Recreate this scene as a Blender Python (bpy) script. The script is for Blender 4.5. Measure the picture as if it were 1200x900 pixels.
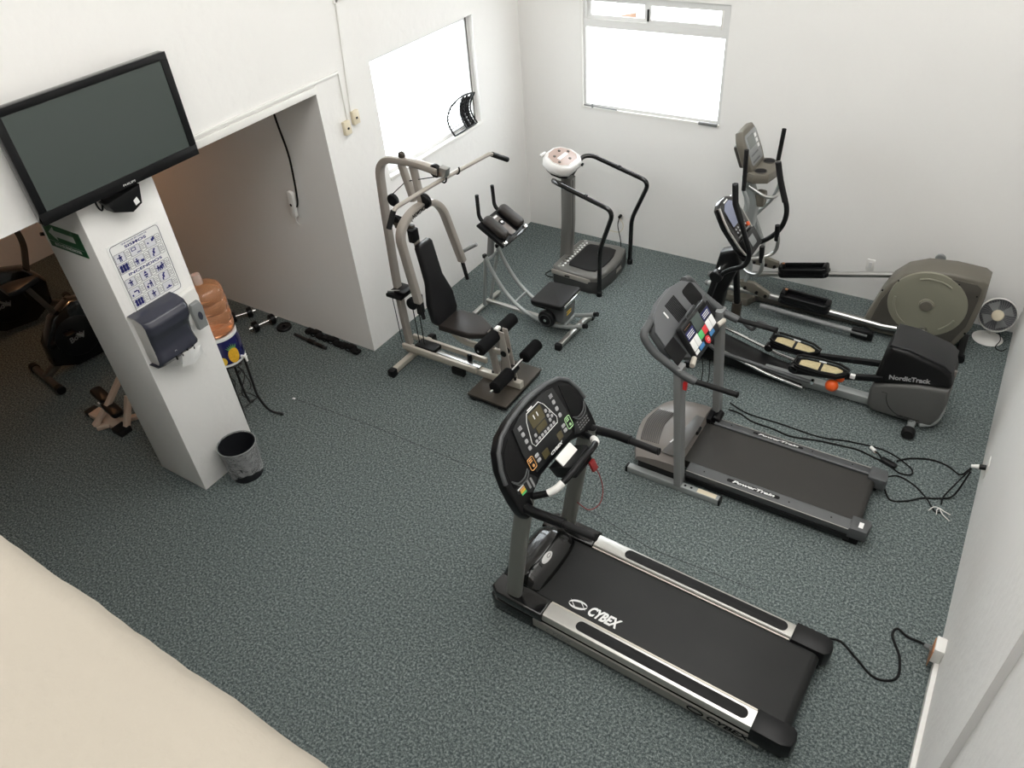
import bpy, bmesh, math, random
from mathutils import Matrix, Vector
for o in list(bpy.data.objects): bpy.data.objects.remove(o)
SC = bpy.context.scene
COL = SC.collection
random.seed(7)
R = math.radians

# ---------------------------------------------------------------- camera
cam_d = bpy.data.cameras.new('camera'); cam = bpy.data.objects.new('camera', cam_d); COL.objects.link(cam)
cam_d.sensor_fit = 'HORIZONTAL'; cam_d.sensor_width = 36.0; cam_d.lens = 36.0 * 896.1 / 1200.0
cam_d.clip_start = 0.02
cam.location = (4.749, -7.36, 4.5)
cam.rotation_euler = (R(50.866), R(4.0), R(32.324))
SC.camera = cam

# ---------------------------------------------------------------- sky, daylight, exposure
w = bpy.data.worlds.new('sky'); SC.world = w; w.use_nodes = True
bg = w.node_tree.nodes['Background']
bg.inputs[0].default_value = (0.93, 0.97, 1.0, 1); bg.inputs[1].default_value = 9.0
SC.view_settings.view_transform = 'Standard'; SC.view_settings.look = 'None'
SC.view_settings.exposure = 0.0; SC.view_settings.gamma = 1.0; SC.view_settings.use_curve_mapping = False

def area(name, loc, rot, sx, sy, power, col=(1, 1, 1), portal=False):
    d = bpy.data.lights.new(name, 'AREA'); d.shape = 'RECTANGLE'; d.size = sx; d.size_y = sy
    d.energy = power; d.color = col
    if portal: d.cycles.is_portal = True
    o = bpy.data.objects.new(name, d); o.location = loc; o.rotation_euler = rot; COL.objects.link(o)
    return o
# daylight portals of the two windows
area('portal_left_window', (-0.20, -1.59, 2.10), (0, R(-90), 0), 1.05, 1.52, 1, portal=True)
area('portal_back_window', (1.53, 0.20, 2.10), (R(-90), 0, 0), 1.54, 1.1, 1, portal=True)
# even fill light from above, through unseen roof strips added below
STRIPS = [(3.0, 1.1), (4.5, 1.3)]; STRIP_Y = (-9.3, -0.6); ROOF_Z = 6.6
STRIP_POWER = 99.0
for x, wd in STRIPS:
    area('roof_fill_light', (x, (STRIP_Y[0] + STRIP_Y[1]) / 2, ROOF_Z - .03), (0, 0, 0), wd, STRIP_Y[1] - STRIP_Y[0], STRIP_POWER, (1.0, 0.985, 0.955))

# ---------------------------------------------------------------- materials
MATS = {}
def mat(name, col, rough=0.5, metal=0.0, noise=None, bump=None, coat=0.0, spec=0.5, emit=None, trans=0.0, alpha=1.0, ior=1.45):
    """noise=(scale, amount) varies the colour, bump=(scale, strength, distance) is fine relief"""
    m = bpy.data.materials.new(name); m.use_nodes = True
    nt = m.node_tree; b = nt.nodes['Principled BSDF']
    c = (*col, 1)
    b.inputs['Base Color'].default_value = c
    b.inputs['Roughness'].default_value = rough; b.inputs['Metallic'].default_value = metal
    b.inputs['Coat Weight'].default_value = coat; b.inputs['Specular IOR Level'].default_value = spec
    b.inputs['Transmission Weight'].default_value = trans; b.inputs['Alpha'].default_value = alpha
    b.inputs['IOR'].default_value = ior
    if emit:
        b.inputs['Emission Color'].default_value = (*emit[0], 1); b.inputs['Emission Strength'].default_value = emit[1]
    tc = nt.nodes.new('ShaderNodeTexCoord')
    if noise:
        n = nt.nodes.new('ShaderNodeTexNoise'); n.inputs['Scale'].default_value = noise[0]; n.inputs['Detail'].default_value = 4
        nt.links.new(tc.outputs['Object'], n.inputs['Vector'])
        mx = nt.nodes.new('ShaderNodeMix'); mx.data_type = 'RGBA'
        a = noise[1]
        mx.inputs[6].default_value = tuple(max(0, x * (1 - a)) for x in col) + (1,)
        mx.inputs[7].default_value = tuple(min(1, x * (1 + a)) for x in col) + (1,)
        nt.links.new(n.outputs['Fac'], mx.inputs[0]); nt.links.new(mx.outputs[2], b.inputs['Base Color'])
    if bump:
        n = nt.nodes.new('ShaderNodeTexNoise'); n.inputs['Scale'].default_value = bump[0]; n.inputs['Detail'].default_value = 5
        nt.links.new(tc.outputs['Object'], n.inputs['Vector'])
        bp = nt.nodes.new('ShaderNodeBump'); bp.inputs['Strength'].default_value = bump[1]; bp.inputs['Distance'].default_value = bump[2]
        nt.links.new(n.outputs['Fac'], bp.inputs['Height']); nt.links.new(bp.outputs['Normal'], b.inputs['Normal'])
    MATS[name] = m
    return m

mat('plaster', (0.86, 0.85, 0.83), 0.85, noise=(1.3, 0.02), bump=(14, 0.35, 0.012), spec=0.25)
mat('plaster_beige', (0.60, 0.50, 0.43), 0.85, noise=(1.3, 0.02), bump=(14, 0.35, 0.012), spec=0.25)
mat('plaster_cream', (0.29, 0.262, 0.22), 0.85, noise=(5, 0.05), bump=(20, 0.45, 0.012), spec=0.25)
mat('white_paint', (0.82, 0.81, 0.78), 0.45)
mat('white_plastic', (0.80, 0.79, 0.76), 0.35)
mat('cream_plastic', (0.74, 0.66, 0.50), 0.4)
mat('aluminium_white', (0.74, 0.74, 0.73), 0.4)
mat('black_plastic', (0.0055, 0.0058, 0.0065), 0.36, bump=(300, 0.08, 0.001), spec=0.30)
mat('black_gloss', (0.004, 0.004, 0.0045), 0.16, coat=0.4)
mat('black_matte', (0.005, 0.005, 0.0055), 0.7, spec=0.3)
mat('black_foam', (0.005, 0.005, 0.0055), 0.95, bump=(250, 0.3, 0.003), spec=0.2)
mat('black_vinyl', (0.008, 0.008, 0.009), 0.42, bump=(180, 0.12, 0.002), spec=0.4)
mat('brown_vinyl', (0.020, 0.016, 0.014), 0.45, bump=(180, 0.12, 0.002))
mat('rubber', (0.009, 0.009, 0.0095), 0.65, bump=(400, 0.15, 0.001), spec=0.35)
mat('belt', (0.016, 0.0165, 0.0165), 0.45, noise=(2.2, 0.45), bump=(350, 0.12, 0.001), spec=0.32)
mat('belt_grey', (0.026, 0.0245, 0.022), 0.45, noise=(2.2, 0.18), bump=(350, 0.12, 0.001))
mat('silver', (0.56, 0.55, 0.52), 0.32, metal=0.85, noise=(30, 0.05))
mat('silver_dull', (0.36, 0.35, 0.32), 0.4, metal=0.6)
mat('chrome', (0.78, 0.78, 0.77), 0.14, metal=1.0)
mat('steel', (0.50, 0.50, 0.49), 0.28, metal=1.0)
mat('grey_paint', (0.215, 0.22, 0.22), 0.38)
mat('olive_grey_paint', (0.18, 0.183, 0.168), 0.36)
mat('taupe_frame', (0.40, 0.365, 0.325), 0.34, metal=0.25)
mat('light_frame', (0.58, 0.54, 0.47), 0.34, metal=0.25)
mat('tube_grey', (0.33, 0.35, 0.345), 0.35, metal=0.3)
mat('grey_plastic', (0.075, 0.079, 0.082), 0.42, bump=(300, 0.08, 0.001))
mat('mid_grey_plastic', (0.11, 0.115, 0.12), 0.42)
mat('charcoal_plastic', (0.018, 0.019, 0.020), 0.42, spec=0.4)
mat('hood_taupe', (0.20, 0.18, 0.165), 0.30)
mat('hood_grey', (0.085, 0.082, 0.078), 0.35)
mat('housing_olive', (0.145, 0.133, 0.108), 0.42, bump=(250, 0.06, 0.001))
mat('housing_dark', (0.070, 0.064, 0.054), 0.5, bump=(250, 0.06, 0.001))
mat('disc_olive', (0.235, 0.228, 0.175), 0.5, bump=(250, 0.06, 0.001))
mat('nt_grey', (0.105, 0.105, 0.10), 0.42, bump=(250, 0.06, 0.001))
mat('nt_black', (0.006, 0.006, 0.0065), 0.42, spec=0.35)
mat('cream_pad', (0.50, 0.42, 0.24), 0.6, noise=(40, 0.35))
mat('white_print', (0.85, 0.85, 0.84), 0.5)
mat('grey_button', (0.40, 0.40, 0.41), 0.45)
mat('dim_print', (0.22, 0.22, 0.22), 0.5)
mat('screen_olive', (0.085, 0.072, 0.036), 0.18)
mat('screen_blue', (0.23, 0.25, 0.34), 0.2)
mat('screen_grey', (0.20, 0.215, 0.205), 0.2)
mat('screen_teal', (0.06, 0.08, 0.075), 0.2)
mat('tv_screen', (0.062, 0.076, 0.070), 0.25, spec=0.5)
mat('red', (0.62, 0.03, 0.03), 0.45)
mat('bright_red', (0.75, 0.05, 0.06), 0.45)
mat('dark_red', (0.20, 0.014, 0.014), 0.5)
mat('orange', (0.85, 0.12, 0.02), 0.35)
mat('orange_line', (0.75, 0.38, 0.14), 0.5)
mat('green_line', (0.45, 0.72, 0.38), 0.5)
mat('green', (0.10, 0.50, 0.16), 0.45)
mat('blue', (0.06, 0.22, 0.48), 0.45)
mat('navy', (0.012, 0.014, 0.10), 0.45)
mat('navy_print', (0.015, 0.018, 0.16), 0.6)
mat('line_print', (0.12, 0.12, 0.15), 0.6)
mat('paper', (0.86, 0.86, 0.85), 0.8)
mat('pictogram_field', (0.72, 0.72, 0.76), 0.8)
mat('yellow', (0.78, 0.52, 0.05), 0.4)
mat('sign_green', (0.008, 0.10, 0.035), 0.4)
mat('sign_print', (0.55, 0.58, 0.55), 0.5)
mat('glaze_navy', (0.010, 0.010, 0.085), 0.12, coat=0.6)
mat('glaze_white', (0.82, 0.82, 0.80), 0.15, coat=0.6)
mat('pineapple_yellow', (0.72, 0.40, 0.03), 0.25, noise=(60, 0.3))
mat('leaf_green', (0.10, 0.26, 0.08), 0.3)
mat('dispenser', (0.040, 0.042, 0.060), 0.22, coat=0.3)
mat('dispenser_grey', (0.24, 0.25, 0.25), 0.4)
mat('wrought_iron', (0.010, 0.010, 0.011), 0.45)
mat('bin_black', (0.012, 0.013, 0.016), 0.5)
mat('fan_dark', (0.10, 0.10, 0.11), 0.5)
mat('fill_strip_glow', (0.9, 0.9, 0.88), 0.5, emit=((1.0, 0.985, 0.955), 1.5))  # glowing panes of the added roof strips
mat('bulb_glow', (0.9, 0.8, 0.6), 0.4, emit=((1.0, 0.6, 0.32), 8.0))
mat('orange_roof', (0.11, 0.066, 0.044), 0.9, spec=0.1)
mat('brown_dark', (0.055, 0.046, 0.036), 0.5)
mat('cream_steel', (0.62, 0.48, 0.38), 0.5)
mat('copper', (0.60, 0.28, 0.14), 0.4, metal=0.6)
mat('water_amber', (0.95, 0.50, 0.27), 0.06, trans=0.75, ior=1.15, coat=0.6)
mat('clear_pet', (0.90, 0.74, 0.66), 0.15, trans=0.6, ior=1.2)
mat('glass', (0.96, 0.98, 0.98), 0.0, trans=1.0, ior=1.02, spec=0.2)
mat('liner', (0.85, 0.87, 0.88), 0.12, trans=0.0, alpha=0.30, spec=0.7, bump=(25, 0.8, 0.02))
mat('console_white', (0.62, 0.60, 0.58), 0.35)
mat('console_pink', (0.33, 0.24, 0.205), 0.4)
mat('vib_grey', (0.17, 0.165, 0.155), 0.28, metal=0.3)
mat('vib_dark', (0.042, 0.042, 0.042), 0.4)
mat('vib_silver', (0.46, 0.43, 0.39), 0.3, metal=0.5)

def carpet():
    m = bpy.data.materials.new('carpet'); m.use_nodes = True; nt = m.node_tree; b = nt.nodes['Principled BSDF']
    L = nt.links.new
    tc = nt.nodes.new('ShaderNodeTexCoord')
    n1 = nt.nodes.new('ShaderNodeTexNoise'); n1.inputs['Scale'].default_value = 62; n1.inputs['Detail'].default_value = 8; n1.inputs['Roughness'].default_value = 0.85
    n2 = nt.nodes.new('ShaderNodeTexNoise'); n2.inputs['Scale'].default_value = 0.9; n2.inputs['Detail'].default_value = 3
    r = nt.nodes.new('ShaderNodeValToRGB'); e = r.color_ramp.elements
    e[0].position = 0.36; e[0].color = (0.016, 0.020, 0.022, 1); e[1].position = 0.66; e[1].color = (0.42, 0.47, 0.45, 1)
    x = e.new(0.49); x.color = (0.095, 0.118, 0.118, 1)
    mx = nt.nodes.new('ShaderNodeMix'); mx.data_type = 'RGBA'; mx.blend_type = 'MULTIPLY'; mx.inputs[0].default_value = 0.35
    r2 = nt.nodes.new('ShaderNodeValToRGB'); r2.color_ramp.elements[0].color = (0.72, 0.72, 0.72, 1); r2.color_ramp.elements[1].color = (1, 1, 1, 1)
    L(tc.outputs['Object'], n1.inputs['Vector']); L(tc.outputs['Object'], n2.inputs['Vector'])
    L(n1.outputs['Fac'], r.inputs['Fac']); L(n2.outputs['Fac'], r2.inputs['Fac'])
    L(r.outputs['Color'], mx.inputs[6]); L(r2.outputs['Color'], mx.inputs[7]); L(mx.outputs[2], b.inputs['Base Color'])
    b.inputs['Roughness'].default_value = 0.95; b.inputs['Specular IOR Level'].default_value = 0.15
    MATS['carpet'] = m
carpet()

# ---------------------------------------------------------------- mesh helpers
def M4(o, x, y, z=None):
    x = Vector(x).normalized(); y = Vector(y); y = (y - x * y.dot(x)).normalized(); zz = x.cross(y)
    m = Matrix((x, y, zz)).transposed().to_4x4(); m.translation = Vector(o); return m
I4 = Matrix.Identity(4)
def fillet(pts, r, n=6):
    pts = [Vector(p) for p in pts]; out = [pts[0]]
    for i in range(1, len(pts) - 1):
        a, b, c = pts[i - 1], pts[i], pts[i + 1]
        d1 = (a - b); d2 = (c - b); l1, l2 = d1.length, d2.length
        rr = r[i - 1] if isinstance(r, (list, tuple)) else r
        t = min(rr, l1 * 0.48, l2 * 0.48)
        p, q = b + d1.normalized() * t, b + d2.normalized() * t
        for k in range(n + 1):
            s = k / n; out.append(p * (1 - s) ** 2 + b * 2 * s * (1 - s) + q * s * s)
    out.append(pts[-1]); return out
def spline(pts, n=8):
    pts = [Vector(p) for p in pts]; out = []
    P = [pts[0] * 2 - pts[1]] + pts + [pts[-1] * 2 - pts[-2]]
    for i in range(1, len(P) - 2):
        a, b, c, d = P[i - 1], P[i], P[i + 1], P[i + 2]
        for k in range(n):
            t = k / n
            out.append(0.5 * ((2 * b) + (c - a) * t + (2 * a - 5 * b + 4 * c - d) * t * t + (-a + 3 * b - 3 * c + d) * t ** 3))
    out.append(pts[-1]); return out
def circ(r, n): return [(r * math.cos(2 * math.pi * k / n), r * math.sin(2 * math.pi * k / n)) for k in range(n)]
def rrect(w, h, r, n=4):
    out = []
    for cx, cy, a0 in ((w / 2 - r, h / 2 - r, 0), (-w / 2 + r, h / 2 - r, 90), (-w / 2 + r, -h / 2 + r, 180), (w / 2 - r, -h / 2 + r, 270)):
        for k in range(n + 1):
            a = R(a0 + 90 * k / n); out.append((cx + r * math.cos(a), cy + r * math.sin(a)))
    return out
class MB:
    def __init__(s): s.v = []; s.f = []
    def add(s, vs, fs, M=None):
        o = len(s.v); s.v += [tuple(M @ Vector(p)) if M is not None else tuple(p) for p in vs]
        s.f += [tuple(i + o for i in f) for f in fs]; return s
    def bm(s, b, M=None):
        b.verts.index_update(); s.add([v.co.copy() for v in b.verts], [[v.index for v in f.verts] for f in b.faces], M); b.free(); return s
    def box(s, c, d, bev=0.0, M=None, seg=2):
        b = bmesh.new(); bmesh.ops.create_cube(b, size=1.0)
        for v in b.verts: v.co = Vector((v.co.x * d[0] + c[0], v.co.y * d[1] + c[1], v.co.z * d[2] + c[2]))
        if bev > 0: bmesh.ops.bevel(b, geom=list(b.edges), offset=min(bev, min(d) * 0.45), segments=seg, profile=0.5, affect='EDGES')
        return s.bm(b, M)
    def bb(s, x0, x1, y0, y1, z0, z1, bev=0.0, M=None):
        return s.box(((x0 + x1) / 2, (y0 + y1) / 2, (z0 + z1) / 2), (abs(x1 - x0), abs(y1 - y0), abs(z1 - z0)), bev, M)
    def prism(s, poly, h, M=None, bev=0.0, z0=0.0, seg=2):
        b = bmesh.new(); lo = [b.verts.new((p[0], p[1], z0)) for p in poly]; hi = [b.verts.new((p[0], p[1], z0 + h)) for p in poly]
        n = len(poly); b.faces.new(hi); b.faces.new(lo[::-1])
        for i in range(n): b.faces.new((lo[i], lo[(i + 1) % n], hi[(i + 1) % n], hi[i]))
        bmesh.ops.recalc_face_normals(b, faces=list(b.faces))
        if bev > 0:
            hs = set(hi); ls = set(lo)
            ed = [e for e in b.edges if (e.verts[0] in hs and e.verts[1] in hs) or (e.verts[0] in ls and e.verts[1] in ls)]
            bmesh.ops.bevel(b, geom=ed, offset=bev, segments=seg, profile=0.5, affect='EDGES')
        return s.bm(b, M)
    def sweep(s, pts, prof, up=None, closed=False, M=None, scale=None):
        pts = [Vector(p) for p in pts]; n = len(pts); m = len(prof); vs = []; fs = []
        T = []
        for i in range(n):
            if closed: t = pts[(i + 1) % n] - pts[i - 1]
            else: t = pts[min(i + 1, n - 1)] - pts[max(i - 1, 0)]
            T.append(t.normalized())
        ref = Vector(up) if up is not None else (Vector((0, 0, 1)) if abs(T[0].z) < 0.9 else Vector((0, 1, 0)))
        X = None
        for i in range(n):
            if up is not None:
                x = T[i].cross(ref)
                if x.length < 1e-4: x = X if X is not None else T[i].orthogonal()
                X = x.normalized()
            elif X is None: X = T[i].cross(ref).normalized()
            else:
                X = (X - T[i] * X.dot(T[i])).normalized()
            Y = X.cross(T[i])
            k = scale[i] if scale else 1.0
            for (a, b) in prof: vs.append(pts[i] + X * a * k + Y * b * k)
        rng = n if closed else n - 1
        for i in range(rng):
            for j in range(m):
                a = i * m + j; b = i * m + (j + 1) % m; c = ((i + 1) % n) * m + (j + 1) % m; d = ((i + 1) % n) * m + j
                fs.append((a, b, c, d))
        if not closed:
            fs.append(tuple(range(m - 1, -1, -1))); fs.append(tuple((n - 1) * m + j for j in range(m)))
        return s.add(vs, fs, M)
    def tube(s, pts, r, n=10, fil=0.0, closed=False, M=None, scale=None):
        if fil: pts = fillet(pts, fil)
        return s.sweep(pts, circ(r, n), closed=closed, M=M, scale=scale)
    def bar(s, pts, w, h, up=(0, 0, 1), fil=0.0, rad=0.006, M=None):
        if fil: pts = fillet(pts, fil)
        return s.sweep(pts, rrect(w, h, min(rad, w * .45, h * .45), 2), up=up, M=M)
    def cyl(s, p0, p1, r, n=20, r1=None, bev=0.0):
        p0 = Vector(p0); p1 = Vector(p1); L = (p1 - p0).length; z = (p1 - p0).normalized()
        x = z.orthogonal().normalized(); M = Matrix((x, z.cross(x), z)).transposed().to_4x4(); M.translation = p0
        r1 = r if r1 is None else r1
        pr = [(0, 0), (r - bev, 0), (r, bev), (r1, L - bev), (r1 - bev, L), (0, L)] if bev else [(0, 0), (r, 0), (r1, L), (0, L)]
        return s.lathe(pr, n, M)
    def lathe(s, prof, n=24, M=None):
        vs = []; fs = []; m = len(prof)
        idx = []
        for (r, z) in prof:
            if r < 1e-6: idx.append([len(vs)] * n); vs.append((0, 0, z))
            else:
                idx.append(list(range(len(vs), len(vs) + n)))
                vs += [(r * math.cos(2 * math.pi * k / n), r * math.sin(2 * math.pi * k / n), z) for k in range(n)]
        for i in range(m - 1):
            for k in range(n):
                f = [idx[i][k], idx[i][(k + 1) % n], idx[i + 1][(k + 1) % n], idx[i + 1][k]]
                g = []
                for q in f:
                    if q not in g: g.append(q)
                if len(g) > 2: fs.append(tuple(g))
        return s.add(vs, fs, M)
    def ball(s, c, r, n=16, M=None):
        rx, ry, rz = (r, r, r) if not isinstance(r, (tuple, list)) else r
        k = n // 2
        pr = [(math.sin(math.pi * i / k), -math.cos(math.pi * i / k)) for i in range(k + 1)]
        pr[0] = (0, -1); pr[-1] = (0, 1)
        T = Matrix.Translation(c) @ Matrix.Diagonal((rx, ry, rz, 1))
        return s.lathe(pr, n, T if M is None else M @ T)
    def grid(s, fn, nu, nv, M=None, closed_u=False):
        vs = [fn(i / nu, j / nv) for i in range(nu + 1) for j in range(nv + 1)]
        fs = [(i * (nv + 1) + j, (i + 1) * (nv + 1) + j, (i + 1) * (nv + 1) + j + 1, i * (nv + 1) + j + 1) for i in range(nu) for j in range(nv)]
        return s.add(vs, fs, M)
    def mesh(s, name, m, smooth=38):
        me = bpy.data.meshes.new(name); me.from_pydata(s.v, [], s.f); me.update()
        b = bmesh.new(); b.from_mesh(me); bmesh.ops.recalc_face_normals(b, faces=list(b.faces)); b.to_mesh(me); b.free()
        me.materials.append(MATS[m])
        if smooth:
            me.polygons.foreach_set('use_smooth', [True] * len(me.polygons)); me.set_sharp_from_angle(angle=R(smooth))
        return me
    def part(s, name, m, parent=None, label=None, smooth=38, kind=None):
        o = bpy.data.objects.new(name, s.mesh(name, m, smooth)); COL.objects.link(o)
        if parent is not None: o.parent = parent
        if label: o['label'] = label
        if kind: o['kind'] = kind
        return o
def thing(name, label, cat, loc=(0, 0, 0), rz=0.0, group=None):
    o = bpy.data.objects.new(name, None); o.empty_display_size = 0.1; COL.objects.link(o)
    o.location = loc; o.rotation_euler = (0, 0, R(rz)); o['label'] = label; o['category'] = cat
    if group: o['group'] = group
    return o
def tag(o, label, cat, group=None):
    o['label'] = label; o['category'] = cat
    if group: o['group'] = group
    return o
def center(o):
    """move the origin of a single-mesh thing to the middle of its base"""
    me = o.data; xs = [v.co for v in me.vertices]
    c = Vector(((min(v.x for v in xs) + max(v.x for v in xs)) / 2, (min(v.y for v in xs) + max(v.y for v in xs)) / 2, min(v.z for v in xs)))
    me.transform(Matrix.Translation(-c)); o.location = c; return o
def text(mb, s, M, size, width=None, shear=0.0, bold=0.0, align='CENTER', depth=0.0006):
    cu = bpy.data.curves.new('lettering', 'FONT'); cu.body = s; cu.size = size; cu.align_x = align; cu.align_y = 'CENTER'
    cu.shear = shear; cu.offset = bold; cu.extrude = depth; cu.resolution_u = 3
    o = bpy.data.objects.new('lettering', cu); COL.objects.link(o)
    bpy.context.view_layer.update()
    dg = bpy.context.evaluated_depsgraph_get(); me = bpy.data.meshes.new_from_object(o.evaluated_get(dg))
    k = 1.0
    if width and len(me.vertices):
        xs = [v.co.x for v in me.vertices]; k = width / (max(xs) - min(xs))
    mb.add([(v.co.x * k, v.co.y, v.co.z) for v in me.vertices], [tuple(p.vertices) for p in me.polygons], M)
    bpy.data.objects.remove(o); bpy.data.curves.remove(cu); bpy.data.meshes.remove(me)
    return mb
def attach(o, parent):
    M = Matrix.Translation(parent.location) @ Matrix.Rotation(parent.rotation_euler.z, 4, 'Z')
    o.data.transform(M.inverted()); o.parent = parent; return o
def each(name, m, parent, boxes, M=None, bev=0.0):
    for b_ in boxes: MB().bb(*b_, bev, M).part(name, m, parent)
def struct(mb, name, m, parent=None):
    o = mb.part(name, m, parent)
    if parent is None: o['kind'] = 'structure'
    return o
# ================================================================ the room
H_BEAM = 2.565; XR = 5.33; YB = 0.0; YJ = -3.04; ZC = 6.6; YN = -9.6; XL = -5.2
fl_mb = MB().bb(XL - .1, XR + .2, YN - .1, 0.1, -0.1, 0.0)
floor = struct(fl_mb, 'floor', 'carpet')
sm = MB()
sm.sweep([Vector((x, y, 0.0008)) for x, y in ((-0.2, -3.98), (.75, -3.92), (1.86, -3.92), (2.94, -3.88), (3.43, -3.98), (4.2, -3.96))], [(-.0022, -.0005), (.0022, -.0005), (.0022, .0005), (-.0022, .0005)], up=(0, 0, 1))
sm.part('seam', 'charcoal_plastic', floor, 'thin dark carpet seam')

# left wall with window 1 (y -2.35..-0.84, z 1.58..2.63), opening beyond y = -3.04
W1 = (-2.37, -0.84, 1.575, 2.625)
mb = MB()
mb.bb(-.25, 0, YJ, W1[0], 0, ZC); mb.bb(-.25, 0, W1[1], 0.25, 0, ZC)
mb.bb(-.25, 0, W1[0], W1[1], 0, W1[2]); mb.bb(-.25, 0, W1[0], W1[1], W1[3], ZC)
mb.bb(-.25, 0, YN, YJ, H_BEAM, ZC)
struct(mb, 'wall_left', 'plaster')
# back wall with window 2
W2 = (0.755, 2.298, 1.55, 2.66)
mb = MB()
mb.bb(0, W2[0], 0, .25, 0, ZC); mb.bb(W2[1], XR + .3, 0, .25, 0, ZC)
mb.bb(W2[0], W2[1], 0, .25, 0, W2[2]); mb.bb(W2[0], W2[1], 0, .25, W2[3], ZC)
struct(mb, 'wall_back', 'plaster')
mb = MB(); mb.bb(XR, XR + .25, -5.085, 0, 0, ZC); mb.bb(XR + .033, XR + .25, YN, -5.085, 0, ZC)
struct(mb, 'wall_right', 'plaster')
struct(MB().bb(XL, -.25, YJ, YJ + .15, 0, H_BEAM), 'wall_far_left', 'plaster')
struct(MB().bb(XL - .15, XL, YN, YJ + .15, 0, H_BEAM), 'wall_outer_left', 'plaster')
struct(MB().bb(XL, XR + .25, YN - .15, YN, 0, ZC), 'wall_front', 'plaster')
struct(MB().bb(-.25, XR + .25, YN - .15, .25, ZC, ZC + .1), 'ceiling', 'plaster')
struct(MB().bb(XL - .15, -.001, YN, YJ + .15, H_BEAM, H_BEAM + .25).bb(-.25, XR + .033, YN, -7.40, 2.60, 2.88), 'ceiling_mezzanine', 'plaster')
# balcony parapet in front of the camera
b = bmesh.new()
pm = MB()
def par(u, v):
    x = -0.0 + u * 5.36
    prof = [(-7.215, 2.60), (-7.213, 3.80), (-7.218, 3.862), (-7.232, 3.889), (-7.25, 3.899), (-7.29, 3.903), (-7.45, 3.905), (-7.62, 3.905), (-7.62, 2.6)]
    y, z = prof[int(round(v * 8))]
    k = 0.0007 * math.sin(x * 31) + 0.0005 * math.sin(x * 57 + 1) + 0.0004 * math.sin(x * 143)
    return (x, y + k, z + k * 0.5)
pm.grid(par, 260, 8)
struct(pm, 'wall_parapet', 'plaster_cream')
# pillar
struct(MB().bb(-.575, 0.0, -5.20, -4.63, 0, H_BEAM, 0.006), 'pillar', 'plaster')
# lintel trim strip under the beam, right of the pillar
tr = MB().bb(0, .022, -4.3, YJ, H_BEAM - .002, H_BEAM + .055, .004)
struct(tr, 'trim_1', 'white_paint')
# raceway on the wall above the lintel and down to the switches
def raceway(name, pts, label, w=.022, parent=None):
    o = MB().bar(pts, w, .014, up=(1, 0, 0), rad=.003).part(name, 'white_paint'); tag(o, label, 'cable raceway'); return o
raceway('cable_raceway', [(.007, -5.3, 2.645), (.007, -2.765, 2.645), (.007, -2.76, 2.24)], 'white cable raceway running above the opening and down to the cream switches')
raceway('cable_raceway', [(.007, -2.56, 3.9), (.007, -2.70, 2.30)], 'white vertical cable raceway dropping from above to the cream wall boxes', .03)
raceway('cable_raceway', [(.007, -2.66, 3.145), (.007, -2.2, 3.16)], 'short white raceway branching sideways at the top left window wall')
for y, z, lab in ((-2.80, 2.20, 'cream switch box at the lower end of the raceway, nearer the opening'), (-2.68, 2.25, 'cream socket box with a dark slot, nearer the window')):
    t = thing('wall_switch', lab, 'switch', (0, y, z - .055))
    MB().bb(0, .035, -.038, .038, 0, .115, .006).part('cover', 'cream_plastic', t)
    MB().bb(.035, .038, -.010, .010, .045, .062).part('slot', 'black_matte', t)

# windows ----------------------------------------------------------
wn = thing('window_1', 'left window', 'window'); del wn['label'], wn['category']; wn['kind'] = 'structure'
y0, y1, z0, z1 = W1
xf = -.075
MB().bb(xf - .02, xf + .02, y0, y1, z0, z0 + .04).bb(xf - .02, xf + .02, y0, y1, z1 - .035, z1).bb(xf - .02, xf + .02, y0, y0 + .03, z0 + .04, z1 - .035).bb(xf - .02, xf + .02, y1 - .035, y1, z0 + .04, z1 - .035).part('window_frame', 'aluminium_white', wn)
MB().bb(xf - .003, xf + .003, y0 + .03, y1 - .035, z0 + .04, z1 - .035).part('pane', 'glass', wn)
MB().bb(xf + .021, xf + .026, y1 - .055, y1 - .037, z0 + .02, z1 - .02).part('gasket', 'brown_dark', wn)
MB().bb(-.055, .012, y0, y1, z0 - .03, z0 + .004, .004).part('window_sill', 'white_paint', wn)

wn = thing('window_2', 'back window', 'window'); del wn['label'], wn['category']; wn['kind'] = 'structure'
x0, x1, z0, z1 = W2
yf = .045; zt = 2.405
fr = MB()
for a in ((x0, x1, z0, z0 + .035), (x0, x1, z1 - .035, z1), (x0 + .045, x1 - .035, zt - .045, zt + .03), (x0, x0 + .045, z0 + .035, z1 - .035), (x1 - .035, x1, z0 + .035, z1 - .035)):
    fr.bb(a[0], a[1], yf - .025, yf + .025, a[2], a[3])
fr.part('window_frame', 'aluminium_white', wn)
MB().bb(x0 + .035, x1 - .03, yf - .003, yf + .003, z0 + .03, zt - .04).part('pane', 'glass', wn)
xm = 1.47
for a, bb_ in ((x0 + .045, xm), (xm - .01, x1 - .035)):
    s = MB()
    zz0, zz1 = zt + .03, z1 - .035; yy = yf - .012 if a > 1 else yf + .012
    s.bb(a, a + .045, yy - .01, yy + .01, zz0, zz1).bb(bb_ - .045, bb_, yy - .01, yy + .01, zz0, zz1).bb(a + .045, bb_ - .045, yy - .01, yy + .01, zz0, zz0 + .035).bb(a + .045, bb_ - .045, yy - .01, yy + .01, zz1 - .03, zz1)
    so = s.part('sliding_sash', 'aluminium_white', wn)
    MB().bb(a + .045, bb_ - .045, yy - .002, yy + .002, zz0 + .035, zz1 - .03).part('pane', 'glass', so)
MB().bb(xm - .002, xm + .018, yf - .032, yf - .022, zt + .05, zt + .16, .003).part('latch', 'black_plastic', wn)
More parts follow.
